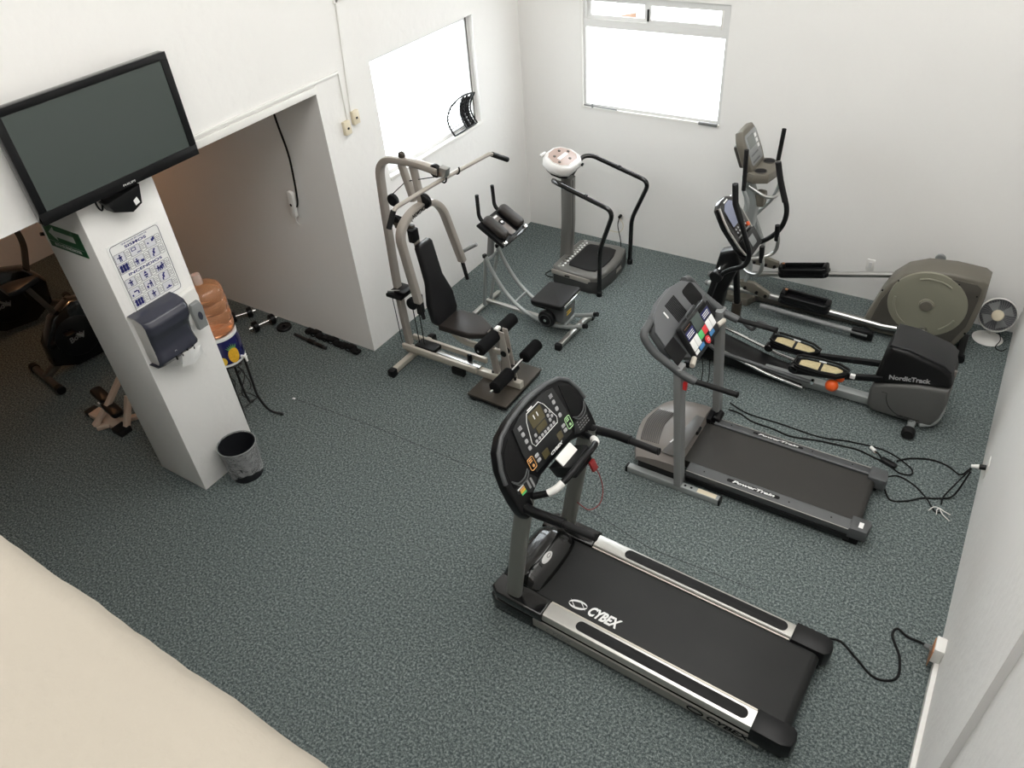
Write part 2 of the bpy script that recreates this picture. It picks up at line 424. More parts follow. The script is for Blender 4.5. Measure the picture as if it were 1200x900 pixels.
for q in ((x1 - .09, zt + .01, .022, .19),):
    MB().bb(q[0], q[0] + q[2], yf - .032, yf - .0255, q[1] + .02, q[1] + q[3], .002).part('sash_stop', 'white_plastic', wn)
MB().bb(x0 - .012, x0 + .012, -.006, .02, z0 - .02, z1 + .2).bb(x0, x1, -.006, .05, z0 - .022, z0 + .004).part('window_reveal', 'white_paint', wn)
MB().cyl((x0 + .03, -.012, z0 + .025), (x0 + .42, -.012, z0 + .018), .009, 8).cyl((x0 + .13, -.012, z0 + .005), (x0 + .13, -.012, z0 + .045), .010, 8).part('stay_rod', 'grey_paint', wn)
MB().bb(x1 - .215, x1 - .02, -.02, .004, z0 - .012, z0 + .018, .004).part('bracket', 'grey_paint', wn)
# neighbouring roof seen through the open upper left sash
t = thing('neighbour_house', 'pale house with terracotta eave outside the upper left pane of the back window', 'house', (-.9, 3.4, 0))
MB().bb(-1.0, .74, -.15, 1.5, 0, 1.50).part('wall', 'white_paint', t)
MB().prism([(-1.2, 1.40), (.30, 1.555), (.745, 1.655), (.745, 1.56), (.30, 1.50), (-1.2, 1.34)], .3, M4((0, -.1, 0), (1, 0, 0), (0, 0, 1))).part('roof_eave', 'orange_roof', t)

# translucent roof strips, added out of view to lift the lower walls ------------------------------------------
for i, (x, wd) in enumerate(STRIPS):
    wn = thing('window_%d' % (i + 3), 'added roof strip', 'window', (x, (STRIP_Y[0] + STRIP_Y[1]) / 2, ZC - .02)); del wn['label'], wn['category']; wn['kind'] = 'structure'
    hw, hl = wd / 2, (STRIP_Y[1] - STRIP_Y[0]) / 2
    MB().bb(-hw, hw, -hl, hl, .0, .012).part('pane', 'fill_strip_glow', wn)
    MB().bb(-hw - .04, -hw, -hl, hl, -.005, .02).bb(hw, hw + .04, -hl, hl, -.005, .02).part('window_frame', 'white_paint', wn)
# warm bulb under the mezzanine
t = thing('ceiling_bulb', 'bare warm bulb under the mezzanine, out of sight', 'lamp', (-3.3, -4.3, H_BEAM - .13))
MB().lathe([(0, .13), (.03, .13), (.03, .09), (.015, .085), (0, .085)], 16).part('socket', 'white_plastic', t)
MB().ball((0, 0, .05), .035, 12).part('glass_bulb', 'bulb_glow', t)
d = bpy.data.lights.new('bulb_light', 'POINT'); d.energy = 12.0; d.color = (1.0, .50, .24); d.shadow_soft_size = .05
o = bpy.data.objects.new('bulb_light', d); o.location = (0, 0, -.02); COL.objects.link(o); o.parent = t
# far-left wall power strip with its black cable
PS = t = thing('power_strip', 'white power strip hung on the wall inside the opening', 'power strip', (-.60, YJ, 1.38))
Mx = M4((0, -.02, .12), (1, 0, -.10), (0.10, 0, 1))
MB().prism(rrect(.075, .26, .025), .035, Mx, .004).part('body', 'white_plastic', t)
MB().cyl((.0, -.056, .12), (.0, -.052, .12), .014, 12).part('socket', 'black_matte', t)
MB().tube(spline([(-.02, -.02, .02), (-.03, -.02, -.06), (.01, -.02, -.10)]), .006, 6).part('hook', 'white_plastic', t)
o = MB().tube(spline([(-.545, YJ - .012, H_BEAM), (-.545, YJ - .014, 2.3), (-.50, YJ - .016, 2.0), (-.51, YJ - .018, 1.75), (-.535, YJ - .022, 1.54), (-.53, YJ - .05, 1.49)]), .009, 6).part('cable', 'black_matte'); attach(o, PS)

# right wall: raceway near the floor, socket box, plates
o = MB().bb(XR - .028, XR, -5.06, -4.0, .03, .11, .004).part('skirting_raceway', 'white_plastic'); tag(o, 'white raceway along the foot of the right wall ending at the socket box', 'cable raceway')
o = MB().bb(XR - .016, XR, -5.06, -4.02, .0, .022, .003).part('baseboard_right', 'white_paint'); o['kind'] = 'structure'
SB = t = thing('socket_box', 'white surface socket box with the plug of the front treadmill', 'socket', (XR, -3.97, .10))
MB().bb(-.055, 0, -.055, .055, 0, .13, .005).part('box', 'white_plastic', t)
MB().bb(-.060, -.055, -.06, .05, -.045, .11, .002).part('plate', 'copper', t)
t = thing('wall_socket', 'socket plate with a white adapter low on the right wall behind the rear treadmill', 'socket', (XR, -2.34, .22))
MB().bb(-.008, 0, -.06, .06, 0, .13, .003).part('plate', 'white_plastic', t)
MB().cyl((-.008, 0, .06), (-.05, 0, .05), .020, 10).part('plug', 'black_plastic', t)
MB().cyl((-.05, 0, .05), (-.10, 0, .035), .018, 10, r1=.012).part('adapter', 'white_plastic', t)
for x, z, lab, dark in ((1.247, .37, 'white socket on the back wall with the plug of the vibration platform', True), (3.972, .39, 'white socket plate on the back wall above the foot rail of the olive elliptical', False)):
    t = thing('wall_socket', lab, 'socket', (x, 0, z - .06))
    MB().bb(-.038, .038, -.008, 0, 0, .12, .003).part('plate', 'white_plastic', t)
    if dark: MB().cyl((0, -.008, .045), (0, -.05, .04), .018, 10).part('plug', 'black_plastic', t)
    else: MB().bb(-.014, .014, -.010, -.008, .03, .09).part('insert', 'aluminium_white', t)
# ================================================================ front treadmill
T1 = thing('treadmill', 'large black treadmill with silver side rails and black grips in the foreground', 'treadmill', (2.72, -4.555, 0), -2.0)
MB().bb(.30, 1.93, -.365, .365, .02, .13, .01).part('chassis', 'black_matte', T1)
for s in (-1, 1):
    # rounded silver rail
    prof = [(.275, .12), (.275, .192), (.282, .199), (.372, .199), (.386, .192), (.395, .176), (.397, .155), (.392, .138), (.38, .128)]
    M = M4((.40, 0, 0), (0, s, 0), (0, 0, 1))
    sg = 1 if s > 0 else -1
    mb = MB()
    vs = [(.40, s * a, b) for a, b in prof] + [(1.795, s * a, b) for a, b in prof]; n = len(prof)
    fs = [(i, (i + 1) % n, n + (i + 1) % n, n + i) for i in range(n)] + [tuple(range(n)), tuple(range(n, 2 * n))]
    mb.add(vs, fs); rail = mb.part('side_rail', 'silver', T1, smooth=30)
    st = [(.625 + .035 - .035 * math.cos(a) if False else 0, 0) for a in ()]
    pad = MB().prism(rrect(1.13, .072, .034, 6), .004, Matrix.Translation((1.19, s * .333, .1985)), .0015).part('grip_strip', 'rubber', rail)
    MB().bb(.40, 1.79, s * .262, s * .272, .183, .188).part('deck_edge', 'light_frame', rail)
    # lower side panel
    pn = MB().prism([(.33, .045), (1.86, .045), (1.86, .105), (1.84, .118), (.33, .118)], .012, M4((0, s * .392, 0), (1, 0, 0), (0, 0, 1)) if s < 0 else M4((0, s * .392 - .0, 0), (1, 0, 0), (0, 0, 1))).part('side_panel', 'silver_dull', T1)
    if s < 0:
        tx = MB(); text(tx, 'CYBEX', M4((1.665, -.4046, .080), (1, 0, 0), (0, 0, 1)), .062, .27, .35, .002)
        tx.tube([Vector((1.475 + .05 * math.cos(a), -.4046, .08 + .022 * math.sin(a))) for a in [k * .5 for k in range(13)]], .005, 5)
        tx.part('lettering', 'black_matte', pn)
        tx = MB(); text(tx, 'CYBEX', M4((.52, -.4046, .080), (1, 0, 0), (0, 0, 1)), .05, .20, .35, .001); tx.part('lettering', 'dim_print', pn)
    # rear end cap
    MB().prism([(1.795, s * .262), (2.0, s * .262), (2.025, s * .285), (2.035, s * .33), (2.02, s * .385), (1.97, s * .405), (1.795, s * .405)], .135, Matrix.Translation((0, 0, .07)), .012).bb(1.86, 1.99, s * .28, s * .37, 0, .08, .01).part('end_cap', 'black_plastic', T1)
    # front boot at the foot of the upright
    MB().prism([(-.01, s * .25), (.40, s * .262), (.40, s * .405), (.04, s * .405), (-.015, s * .37)], .085, Matrix.Translation((0, 0, .12)), .016, seg=3).prism([(-.02, s * .25), (.34, s * .25), (.34, s * .402), (.03, s * .408), (-.025, s * .375)], .118, None, .012).part('front_boot', 'black_gloss', T1)
    MB().bb(.02, .10, s * .33, s * .36, 0, .02).part('foot', 'rubber', T1)
    # upright
    up = MB().sweep([Vector((.145, s * .345, .17)), Vector((.245, s * .352, .82)), Vector((.315, s * .362, 1.19))], [(.028 * math.cos(a) * 1.25, .056 * math.sin(a)) for a in [2 * math.pi * k / 20 for k in range(20)]], up=(0, 0, 1) if False else (0, 1, 0))
    # profile is laid out across (v, u)
    up = MB()
    P = [Vector((.145, s * .345, .17)), Vector((.245, s * .352, .82)), Vector((.320, s * .362, 1.22))]
    vs = []; n = 20
    for p in P:
        for k in range(n):
            a = 2 * math.pi * k / n; ca, sa = math.cos(a), math.sin(a)
            q = .75
            vs.append((p.x + .057 * math.copysign(abs(ca) ** q, ca), p.y + .031 * math.copysign(abs(sa) ** q, sa), p.z))
    fs = [(i * n + k, i * n + (k + 1) % n, (i + 1) * n + (k + 1) % n, (i + 1) * n + k) for i in range(2) for k in range(n)]
    up.add(vs, fs).part('upright', 'olive_grey_paint', T1)
# hood
def hood(u, v):
    prof = [(-.02, .02), (-.03, .10), (-.025, .16), (.0, .215), (.05, .262), (.11, .285), (.17, .280), (.23, .25), (.27, .205), (.285, .16)]
    k = v * 9; i = min(int(k), 8); f = k - i
    a, b = prof[i], prof[i + 1]
    x = a[0] + (b[0] - a[0]) * f; z = a[1] + (b[1] - a[1]) * f
    y = -.262 + .524 * u
    e = 1 - abs(2 * u - 1) ** 6 * .22
    return (x + .05 * (1 - (2 * u - 1) ** 2) * (-0.3 if v < .5 else .35), y, z * e)
MB().grid(hood, 20, 27).part('motor_hood', 'black_gloss', T1, smooth=60)
Mh = M4((.212, -.03, .2685), (0, 1, 0), (-.8, 0, .6))
bd = MB(); bd.prism([(.058 * math.cos(a), .024 * math.sin(a)) for a in [2 * math.pi * k / 24 for k in range(24)]], .006, Mh @ Matrix.Rotation(0, 4, 'Z'), .001)
bo = bd.part('badge', 'white_print', T1)
MB().tube([Mh @ Vector((.02 * math.cos(a) + .02, .010 * math.sin(a), .007)) for a in [k * .45 for k in range(14)]], .0022, 5).part('emblem', 'grey_paint', bo)
# belt
bl = MB()
pr = [(.25, .178), (1.93, .178), (1.955, .172), (1.975, .155), (1.983, .13), (1.975, .10), (1.95, .08), (1.90, .075), (.25, .075)]
bl.add([(x, -.262, z) for x, z in pr] + [(x, .262, z) for x, z in pr], [(i, i + 1, len(pr) + i + 1, len(pr) + i) for i in range(len(pr) - 1)] + [tuple(range(len(pr))), tuple(range(len(pr), 2 * len(pr)))])
belt = bl.part('belt', 'belt', T1, smooth=50)
tx = MB(); text(tx, 'CYBEX', M4((.735, -.192, .1795), (1, 0, 0), (0, 1, 0)), .098, .225, .32, .004)
# swirl emblem: two tapered arcs around an open oval
for a0, a1, ph in ((20, 200, 0), (200, 380, 0)):
    n = 18; out = []; inn = []
    for k in range(n + 1):
        a = R(a0 + (a1 - a0) * k / n); t = math.sin(math.pi * k / n)
        out.append((.553 + .062 * math.cos(a) + .012 * math.sin(a), -.192 + .036 * math.sin(a)))
        inn.append((.553 + (.062 - .030 * t) * math.cos(a) + .012 * math.sin(a), -.192 + (.036 - .015 * t) * math.sin(a)))
    tx.add([(x, y, .1797) for x, y in out] + [(x, y, .1797) for x, y in inn], [(k, k + 1, n + 1 + k + 1, n + 1 + k) for k in range(n)])
tx.add([(.485, -.171, .1797), (.55, -.230, .1797), (.553, -.222, .1797)], [(0, 1, 2)]).add([(.62, -.213, .1797), (.556, -.154, .1797), (.553, -.162, .1797)], [(0, 1, 2)])
tx.part('lettering', 'white_print', belt, 'white slanted maker lettering with a swirl emblem')

# console
CO = Vector((.365, 0, 1.155)); CY = Vector((-.235, 0, .47)); MC = M4(CO, (0, 1, 0), CY)
def mirror(l): return l + [(-x, y) for x, y in l[::-1]]
half = [(.0, .115), (.17, .108), (.275, .07), (.33, .005), (.365, -.03), (.41, -.02), (.432, .03), (.440, .12), (.437, .22), (.418, .33), (.372, .425), (.30, .482), (.20, .512), (.09, .525), (.0, .53)]
outline = half + [(-x, y) for x, y in half[-2:0:-1]]
con = MB().prism(outline, .085, MC @ Matrix.Translation((0, 0, -.085)), .022, seg=3).part('console', 'black_plastic', T1)
rim = MB().tube([MC @ Vector((x, y, -.004)) for x, y in [(.435, .25), (.418, .33), (.372, .425), (.30, .482), (.20, .512), (.09, .525), (0, .53), (-.09, .525), (-.20, .512), (-.30, .482), (-.372, .425), (-.418, .33), (-.435, .25)]], .014, 8).part('console_rim', 'grey_plastic', con)
back = MB().prism([(-.30, .06), (.30, .06), (.32, .3), (.22, .44), (-.22, .44), (-.32, .3)], .10, MC @ Matrix.Translation((0, 0, -.17)), .03).part('console_back', 'black_plastic', con)
pl = MB().prism([(-.20, .155), (.20, .155), (.235, .30), (.215, .47), (.12, .50), (-.12, .50), (-.215, .47), (-.235, .30)], .010, MC, .004).part('control_panel', 'charcoal_plastic', con)
for s in (-1, 1):
    pk = MB().prism([(s * .255, .20), (s * .40, .20), (s * .395, .31), (s * .35, .40), (s * .27, .45)], .004, MC, .001).part('cup_pocket', 'black_matte', con)
    MB().tube(spline([MC @ Vector((s * a, b, .012)) for a, b in ((.255, .225), (.30, .20), (.36, .205), (.40, .245))]), .0045, 6).tube(spline([MC @ Vector((s * a, b, .020)) for a, b in ((.255, .215), (.30, .185), (.36, .19), (.40, .235))]), .0035, 6).part('pocket_rim', 'grey_plastic', pk)
    MB().prism([(s * .21, .125), (s * .30, .09), (s * .395, .15), (s * .395, .185), (s * .25, .185)], .004, MC, .001).part('label_panel', 'charcoal_plastic', con)
# screens and outlines
each('display', 'screen_olive', pl, [(-.075, .055, .375, .462, .010, .0125), (-.055, .04, .325, .368, .010, .0125), (-.105, -.045, .175, .222, .010, .0125), (.065, .115, .185, .232, .010, .0125)], MC)
ln = MB()
ol = [(-.098, .44), (-.07, .478), (.055, .478), (.085, .44), (.135, .315), (.12, .285), (-.12, .285), (-.135, .315)]
ln.tube([MC @ Vector((x, y, .012)) for x, y in ol], .0025, 5, closed=True).part('display_outline', 'white_print', pl)
ln = MB()
for x, y in ((-.03, .43), (.005, .43)): ln.bb(x - .004, x + .004, y - .016, y + .012, .0125, .0135, 0, MC)
for x, y, w in ((-.03, .478, .05), ): ln.bb(x - w / 2, x + w / 2, y + .006, y + .014, .010, .012, 0, MC)
text(ln, 'CYBEX', MC @ Matrix.Translation((.015, .165, .011)), .024, .13, .3, .001)
ln.part('lettering', 'white_print', pl)
def btn(x, y, w=.022, h=.022): MB().prism(rrect(w, h, min(w, h) * .3, 2), .004, MC @ Matrix.Translation((x, y, .010)), .001).part('button', 'grey_button', pl)
for x in (-.165, .165):
    for k in range(3): btn(x + (.0 if x < 0 else 0) , .40 - k * .047, .027, .027)
    for k in range(3): btn(x, .434 + k * .009, .032, .005)
for y in (.40, .365, .335): btn(.075, y)
for y in (.375, .345): btn(.103, y, .02, .02)
for k in range(7): btn(-.095 + k * .031, .302, .022, .02)
btn(-.082, .335)
for x in (-.145, .15):
    for k in range(2): btn(x - .01 * 0, .205 + k * .032, .034, .022)
for x, m, nm in ((-.205, 'orange_line', 'stop_button'), (.205, 'green_line', 'go_button')):
    f = MB().tube([MC @ Vector((x + a, .225 + b, .012)) for a, b in rrect(.052, .075, .010, 2)], .0028, 5, closed=True)
    f.bb(x - .015, x + .012, .235, .241, .010, .013, 0, MC).bb(x - .015, x + .012, .247, .253, .010, .013, 0, MC).prism(circ(.010, 10), .003, MC @ Matrix.Translation((x + .004, .208, .010)))
    f.part(nm, m, pl)
lb = MB()
for i in range(16):
    lb.bb(.27 + (i % 5) * .024, .284 + (i % 5) * .024, .115 + (i // 5) * .018, .121 + (i // 5) * .018, .004, .0055, 0, MC)
lb.bb(-.27, -.255, .10, .165, .004, .0055, 0, MC).bb(-.30, -.285, .115, .17, .004, .0055, 0, MC).part('small_print', 'dim_print', con)
for k, m in enumerate(('orange_line', 'yellow', 'green')): MB().bb(-.372, -.33, .150 - .014 * k, .162 - .014 * k, .004, .0055, 0, MC).part('colour_label', m, con)
MB().bb(-.385, -.33, .166, .174, .004, .0055, 0, MC).part('colour_label', 'white_print', con)
# heart-rate crossbar with bright grips, clip and red cord
cb = MB().tube(spline([MC @ Vector(p) for p in ((-.30, .06, .0), (-.245, .055, .10), (-.14, .085, .175), (0, .10, .195), (.14, .085, .175), (.245, .055, .10), (.30, .06, .0))]), .021, 10).prism([(-.09, .03), (.09, .03), (.11, .12), (-.11, .12)], .18, MC, .02).part('crossbar', 'black_plastic', T1)
for s in (-1, 1):
    MB().tube(spline([MC @ Vector((s * a, b, c)) for a, b, c in ((.262, .054, .082), (.225, .06, .125), (.185, .072, .152))]), .0235, 10).part('pulse_grip', 'white_plastic', cb)
MB().prism(rrect(.16, .085, .008), .010, MC @ Matrix.Translation((-.015, .135, .10)) @ Matrix.Rotation(R(-28), 4, 'X'), .002).part('reading_clip', 'white_plastic', T1)
MB().tube(spline([MC @ Vector(p) for p in ((.05, .03, .19), (.055, -.06, .20), (.035, -.16, .19), (-.02, -.22, .17), (-.10, -.20, .15), (-.13, -.12, .12))]), .003, 5).part('safety_cord', 'dark_red', T1)
MB().bb(.025, .075, -.02, .05, .185, .205, .006, MC).part('safety_clip', 'dark_red', T1)
for s in (-1, 1):
    h = MB().tube(spline([(.33, s * .385, 1.19), (.41, s * .392, 1.195), (.50, s * .392, 1.207), (.60, s * .390, 1.212)]), .030, 12, scale=None)
    h.part('handle_root', 'black_plastic', T1)
    MB().cyl((.50, s * .391, 1.208), (.79, s * .385, 1.214), .0225, 14, bev=.004).part('handle', 'rubber', T1)
    MB().cyl((.79, s * .385, 1.214), (.802, s * .385, 1.2145), .0235, 14, bev=.004).part('handle_cap', 'black_matte', T1)

# ================================================================ rear treadmill (world x 2.93.., centre y -2.92)
T2 = thing('treadmill', 'smaller grey treadmill with a colourful button console, behind the large one', 'treadmill', (2.93, -2.92, 0), 0)
for s in (-1, 1):
    ft = MB().bar([(.02, s * .415, .03), (.775, s * .415, .03)], .056, .058, rad=.006).part('base_foot', 'tube_grey', T2)
    MB().bb(.0, .022, s * .415 - .029, s * .415 + .029, .0, .06, .004).bb(.772, .79, s * .415 - .029, s * .415 + .029, .0, .06, .004).part('foot_cap', 'black_plastic', ft)
    MB().cyl((.50, s * .415, .058), (.50, s * .415, .0605), .010, 10).cyl((.55, s * .415, .058), (.55, s * .415, .0605), .010, 10).part('bolt', 'black_matte', ft)
    MB().bb(.60, .75, s * .415 - .022, s * .415 + .022, .0585, .0600).part('caution_label', 'cream_plastic', ft)
    MB().bar([(.445, s * .405, .055), (.41, s * .400, .55), (.365, s * .395, 1.17)], .058, .098, up=(0, 1, 0) if False else (0, 1, 0), rad=.010).part('upright', 'grey_paint', T2)
    # deck rails
    r_ = MB()
    pr = [(.252, .085), (.252, .160), (.262, .165), (.330, .152), (.342, .145), (.345, .120), (.335, .112), (.335, .085)]
    n = len(pr); r_.add([(.47, s * a, b) for a, b in pr] + [(1.70, s * a, b) for a, b in pr], [(i, (i + 1) % n, n + (i + 1) % n, n + i) for i in range(n)] + [tuple(range(n)), tuple(range(n, 2 * n))])
    ro = r_.part('side_rail', 'grey_plastic', T2, smooth=30)
    MB().bar([(.47, s * .343, .147), (1.72, s * .343, .147)], .006, .006).part('rail_edge', 'silver_dull', ro)
    sl = -math.atan2(.013, .068) * s
    Mr = Matrix.Translation((.98, s * .297, .1592)) @ Matrix.Rotation(sl, 4, 'X')
    MB().prism(rrect(.40, .028, .013), .0012, Mr).part('name_plate', 'black_matte', ro)
    tx = MB(); text(tx, 'PowerTrain', Mr @ Matrix.Translation((0, 0, .0018)), .030, .32, .3, .0012); tx.part('lettering', 'white_print', ro)
    for x in (.60, 1.25, 1.55): MB().cyl((x, s * .30, .156), (x, s * .30, .160), .006, 8).part('screw', 'black_matte', ro)
    # end cap
    ec = MB().prism([(1.68, s * .215), (1.80, s * .215), (1.815, s * .24), (1.80, s * .345), (1.68, s * .349)], .10, Matrix.Translation((0, 0, .07)), .010).part('end_cap', 'grey_plastic', T2)
    if s < 0:
        MB().bb(1.735, 1.765, -.315, -.262, .170, .1713).part('sticker', 'white_print', ec)
    MB().bb(1.66, 1.76, s * .27, s * .33, 0, .06, .006).part('rear_foot', 'black_matte', T2)
    MB().bar([(.42, s * .325, .055), (1.70, s * .325, .055)], .035, .05, rad=.004).part('frame_rail', 'nt_black', T2)
bl = MB(); pr = [(.38, .150), (1.70, .146), (1.725, .139), (1.74, .12), (1.735, .095), (1.71, .08), (.38, .08)]
n = len(pr); bl.add([(x, -.245, z) for x, z in pr] + [(x, .245, z) for x, z in pr], [(i, i + 1, n + i + 1, n + i) for i in range(n - 1)] + [tuple(range(n)), tuple(range(n, 2 * n))])
bl.part('belt', 'belt_grey', T2, smooth=50)
MB().cyl((1.735, .24, .11), (1.735, .29, .11), .022, 12).cyl((1.735, -.24, .11), (1.735, -.29, .11), .022, 12).part('rear_roller', 'black_plastic', T2)
# hood: dark skirt, taupe ribbed top
def plan(k=1.0):
    pts = []
    for i in range(13):
        t = -1 + 2 * i / 12; pts.append((.055 + .0 - .095 * (1 - t * t) * k + .03 * abs(t), t * .385))
    return pts
fp = plan(); MB().prism(fp + [(.40, .385), (.40, -.385)], .13, Matrix.Translation((0, 0, .035)), .012).part('hood_skirt', 'black_plastic', T2)
hd = MB()
rows = []
for i in range(13):
    t = -1 + 2 * i / 12; y = t * .39
    xf_ = .03 - .095 * (1 - t * t) + .03 * abs(t)
    row = []
    for x, z in ((xf_, .15), (xf_ + .01, .185), (xf_ + .05, .20), (xf_ + (.36 - xf_) * .6, .222), (.36, .232), (.395, .225), (.41, .15)):
        row.append((x, y, z - .03 * max(0, abs(t) - .75) / .25))
    rows.append(row)
m7 = 7
hd.add([p for r in rows for p in r], [(i * m7 + j, (i + 1) * m7 + j, (i + 1) * m7 + j + 1, i * m7 + j + 1) for i in range(12) for j in range(6)])
hd.add([p for p in rows[0]], [tuple(range(7))]); hd.add([p for p in rows[-1]], [tuple(range(7))])
ho = hd.part('motor_hood', 'hood_taupe', T2, smooth=40)
for k in range(10):
    t0 = .055 + k * .0165
    MB().tube([Vector((t0 - .085 * (1 - (y / .39) ** 2) + .03 * abs(y / .39) + .02, y, .2035 + (t0) * .09)) for y in [-.24 + .40 * j / 10 for j in range(11)]], .0035, 5).part('vent_rib', 'hood_grey', ho)
MB().prism([(.25, -.33), (.405, -.33), (.405, .20), (.33, .20), (.30, -.05)], .004, Matrix.Translation((0, 0, .233)), .001).part('hood_panel', 'hood_grey', ho)
MB().sweep(spline([(.27, -.20, .2385), (.285, -.13, .2388), (.275, -.05, .2388)]), [(-.006, -.0006), (.006, -.0006), (.006, .0006), (-.006, .0006)], up=(0, 0, 1)).part('emblem', 'white_print', ho)
MB().prism([(.36, .24), (.44, .24), (.44, .37), (.36, .37)], .06, Matrix.Translation((0, 0, .14)), .015).cyl((.47, .28, .165), (.47, .40, .165), .035, 14, bev=.006).part('side_cover', 'black_plastic', T2)
MB().cyl((.40, .02, .215), (.40, .09, .215), .022, 10).part('key_knob', 'black_gloss', T2)
# console: shelf part and button panel
Mk = M4((.40, 0, 1.135), (0, 1, 0), (-.33, 0, .32))     # lower edge towards the walker, slope ~45 deg
cn = MB().prism([(-.21, .0), (.21, .0), (.36, .12), (.385, .20), (.36, .34), (.25, .43), (.10, .465), (-.10, .465), (-.25, .43), (-.36, .34), (-.385, .20), (-.36, .12)], .06, Mk @ Matrix.Translation((0, 0, -.07)), .018).part('console', 'grey_plastic', T2)
MB().prism([(-.375, .22), (.375, .22), (.36, .34), (.25, .43), (.10, .462), (-.10, .462), (-.25, .43), (-.36, .34)], .014, Mk @ Matrix.Translation((0, 0, -.01)), .006).part('reading_shelf', 'mid_grey_plastic', cn)
MB().prism(rrect(.17, .16, .03), .004, Mk @ Matrix.Translation((.235, .30, .003)), .001).part('cup_tray', 'black_matte', cn)
MB().prism([(-.40, .06), (-.235, .06), (-.235, .215), (-.395, .215)], .004, Mk @ Matrix.Translation((0, 0, -.008)), .001).part('side_tray', 'black_matte', cn)
MB().prism([(.22, .06), (.33, .06), (.345, .18), (.235, .18)], .004, Mk @ Matrix.Translation((0, 0, -.008)), .001).part('side_tray', 'black_matte', cn)
for k in range(9): MB().bb(-.10 + k * .018, -.09 + k * .018, .25, .41, .004, .010, .001, Mk).part('speaker_slat', 'charcoal_plastic', cn)
MB().bb(-.165, -.15, .33, .385, .004, .007, 0, Mk).part('label', 'white_print', cn)
# upright button panel, steeper, in front
Mp = M4((.435, 0, 1.10), (0, 1, 0), (-.16, 0, .235))
pn = MB().prism(rrect(.43, .275, .02), .05, Mp @ Matrix.Translation((0, .155, -.035)), .010).part('button_panel', 'charcoal_plastic', T2)
MB().bar([Mp @ Vector(p) for p in ((-.075, .29, 0), (-.075, .325, .012), (.075, .325, .012), (.075, .29, 0))], .012, .008, up=tuple(Mp.to_3x3() @ Vector((0, 0, 1))), fil=.02).part('book_rest', 'mid_grey_plastic', pn)
def pb(x0, x1, y0, y1, m, nm): MB().bb(x0, x1, y0, y1, .015, .018, .001, Mp).part(nm, m, pn)
pb(-.065, .065, .165, .27, 'screen_teal', 'display')
pb(-.20, -.075, .245, .275, 'black_matte', 'display'); pb(-.19, -.09, .257, .262, 'copper', 'indicator')
pb(.075, .20, .245, .275, 'black_matte', 'display')
pb(-.205, -.075, .175, .235, 'navy', 'panel_print'); pb(.075, .205, .175, .235, 'navy', 'panel_print')
pb(-.205, -.14, .085, .165, 'white_print', 'button'); pb(-.205, -.15, .055, .08, 'white_print', 'button')
pb(-.135, -.075, .085, .165, 'white_print', 'button')
pb(-.07, 0, .10, .155, 'green', 'button'); pb(.005, .07, .10, .155, 'bright_red', 'button')
pb(.075, .14, .085, .165, 'white_print', 'button'); pb(.145, .205, .085, .165, 'white_print', 'button')
pb(-.135, -.055, .05, .08, 'blue', 'button'); pb(.06, .135, .05, .08, 'blue', 'button')
MB().prism(circ(.030, 16), .012, Mp @ Matrix.Translation((.0, .062, .015)), .003).part('stop_button', 'bright_red', pn)
tx = MB(); text(tx, 'O', Mp @ Matrix.Translation((0, .062, .028)), .035); 
for k in range(3):
    tx.bb(-.195, -.095, .187 + k * .014, .192 + k * .014, .018, .0185, 0, Mp); tx.bb(.085, .185, .187 + k * .014, .192 + k * .014, .018, .0185, 0, Mp)
tx.part('lettering', 'white_print', pn)
for s in (-1, 1):
    g = MB().cyl(Mp @ Vector((s * .225, .05, .0)), Mp @ Vector((s * .315, .038, .015)), .020, 12, bev=.003).part('pulse_grip', 'light_frame', T2)
    # side arm of the console running down into the handrail
    pts = fillet([(.09, s * .30, 1.40), (.085, s * .415, 1.36), (.17, s * .425, 1.255), (.40, s * .42, 1.125), (.50, s * .42, 1.10)], [.05, .06, .08])
    MB().tube(pts, .030, 12).part('side_arm', 'grey_plastic', T2)
    MB().cyl((.49, s * .42, 1.102), (.79, s * .42, 1.098), .020, 12, bev=.003).part('handrail', 'rubber', T2)
    MB().cyl((.785, s * .42, 1.098), (.80, s * .42, 1.098), .022, 12, bev=.003).part('handrail_cap', 'black_matte', T2)
MB().bb(.41, .44, -.43, -.405, 1.0, 1.07, .006).part('safety_key', 'red', T2)
MB().tube(spline([Mp @ Vector((-.12, .03, 0)), Vector((.45, -.14, 1.0)), Vector((.44, -.11, .82)), Vector((.46, -.02, .80)), Vector((.45, .0, 1.0))]), .0035, 6).part('wire', 'black_matte', T2)
# ================================================================ black / grey elliptical (world coordinates minus origin)
OX, OY = 2.75, -1.61
N = thing('elliptical_trainer', 'black elliptical trainer with grey rear housing and cream footpads, behind the rear treadmill', 'elliptical', (OX, OY, 0))
def nx(x, y, z): return Vector((x - OX, y - OY, z))
# housing: lower grey shell and black top shell, extruded across the machine
Mn = M4((0, -.185, 0), (1, 0, 0), (0, 0, 1))       # local x,z -> prism towards -y ; height along -y
def ny(poly, y0, y1, bev): return MB().prism(poly, abs(y1 - y0), M4((0, max(y0, y1), 0), (1, 0, 0), (0, 0, 1)), bev, seg=3)
lower = [(1.655, .10), (1.70, .055), (2.10, .050), (2.16, .075), (2.195, .16), (2.215, .32), (2.20, .47), (2.17, .455), (1.97, .425), (1.75, .355), (1.66, .325), (1.645, .25)]
hs = ny(lower, -.19, .17, .03).part('lower_housing', 'nt_grey', N, smooth=45)
upper = [(1.66, .32), (1.75, .35), (1.97, .42), (2.19, .462), (2.205, .50), (2.175, .585), (2.10, .635), (1.84, .70), (1.72, .705), (1.675, .60), (1.655, .42)]
us = ny(upper, -.175, .155, .028).part('upper_housing', 'nt_black', N, smooth=45)
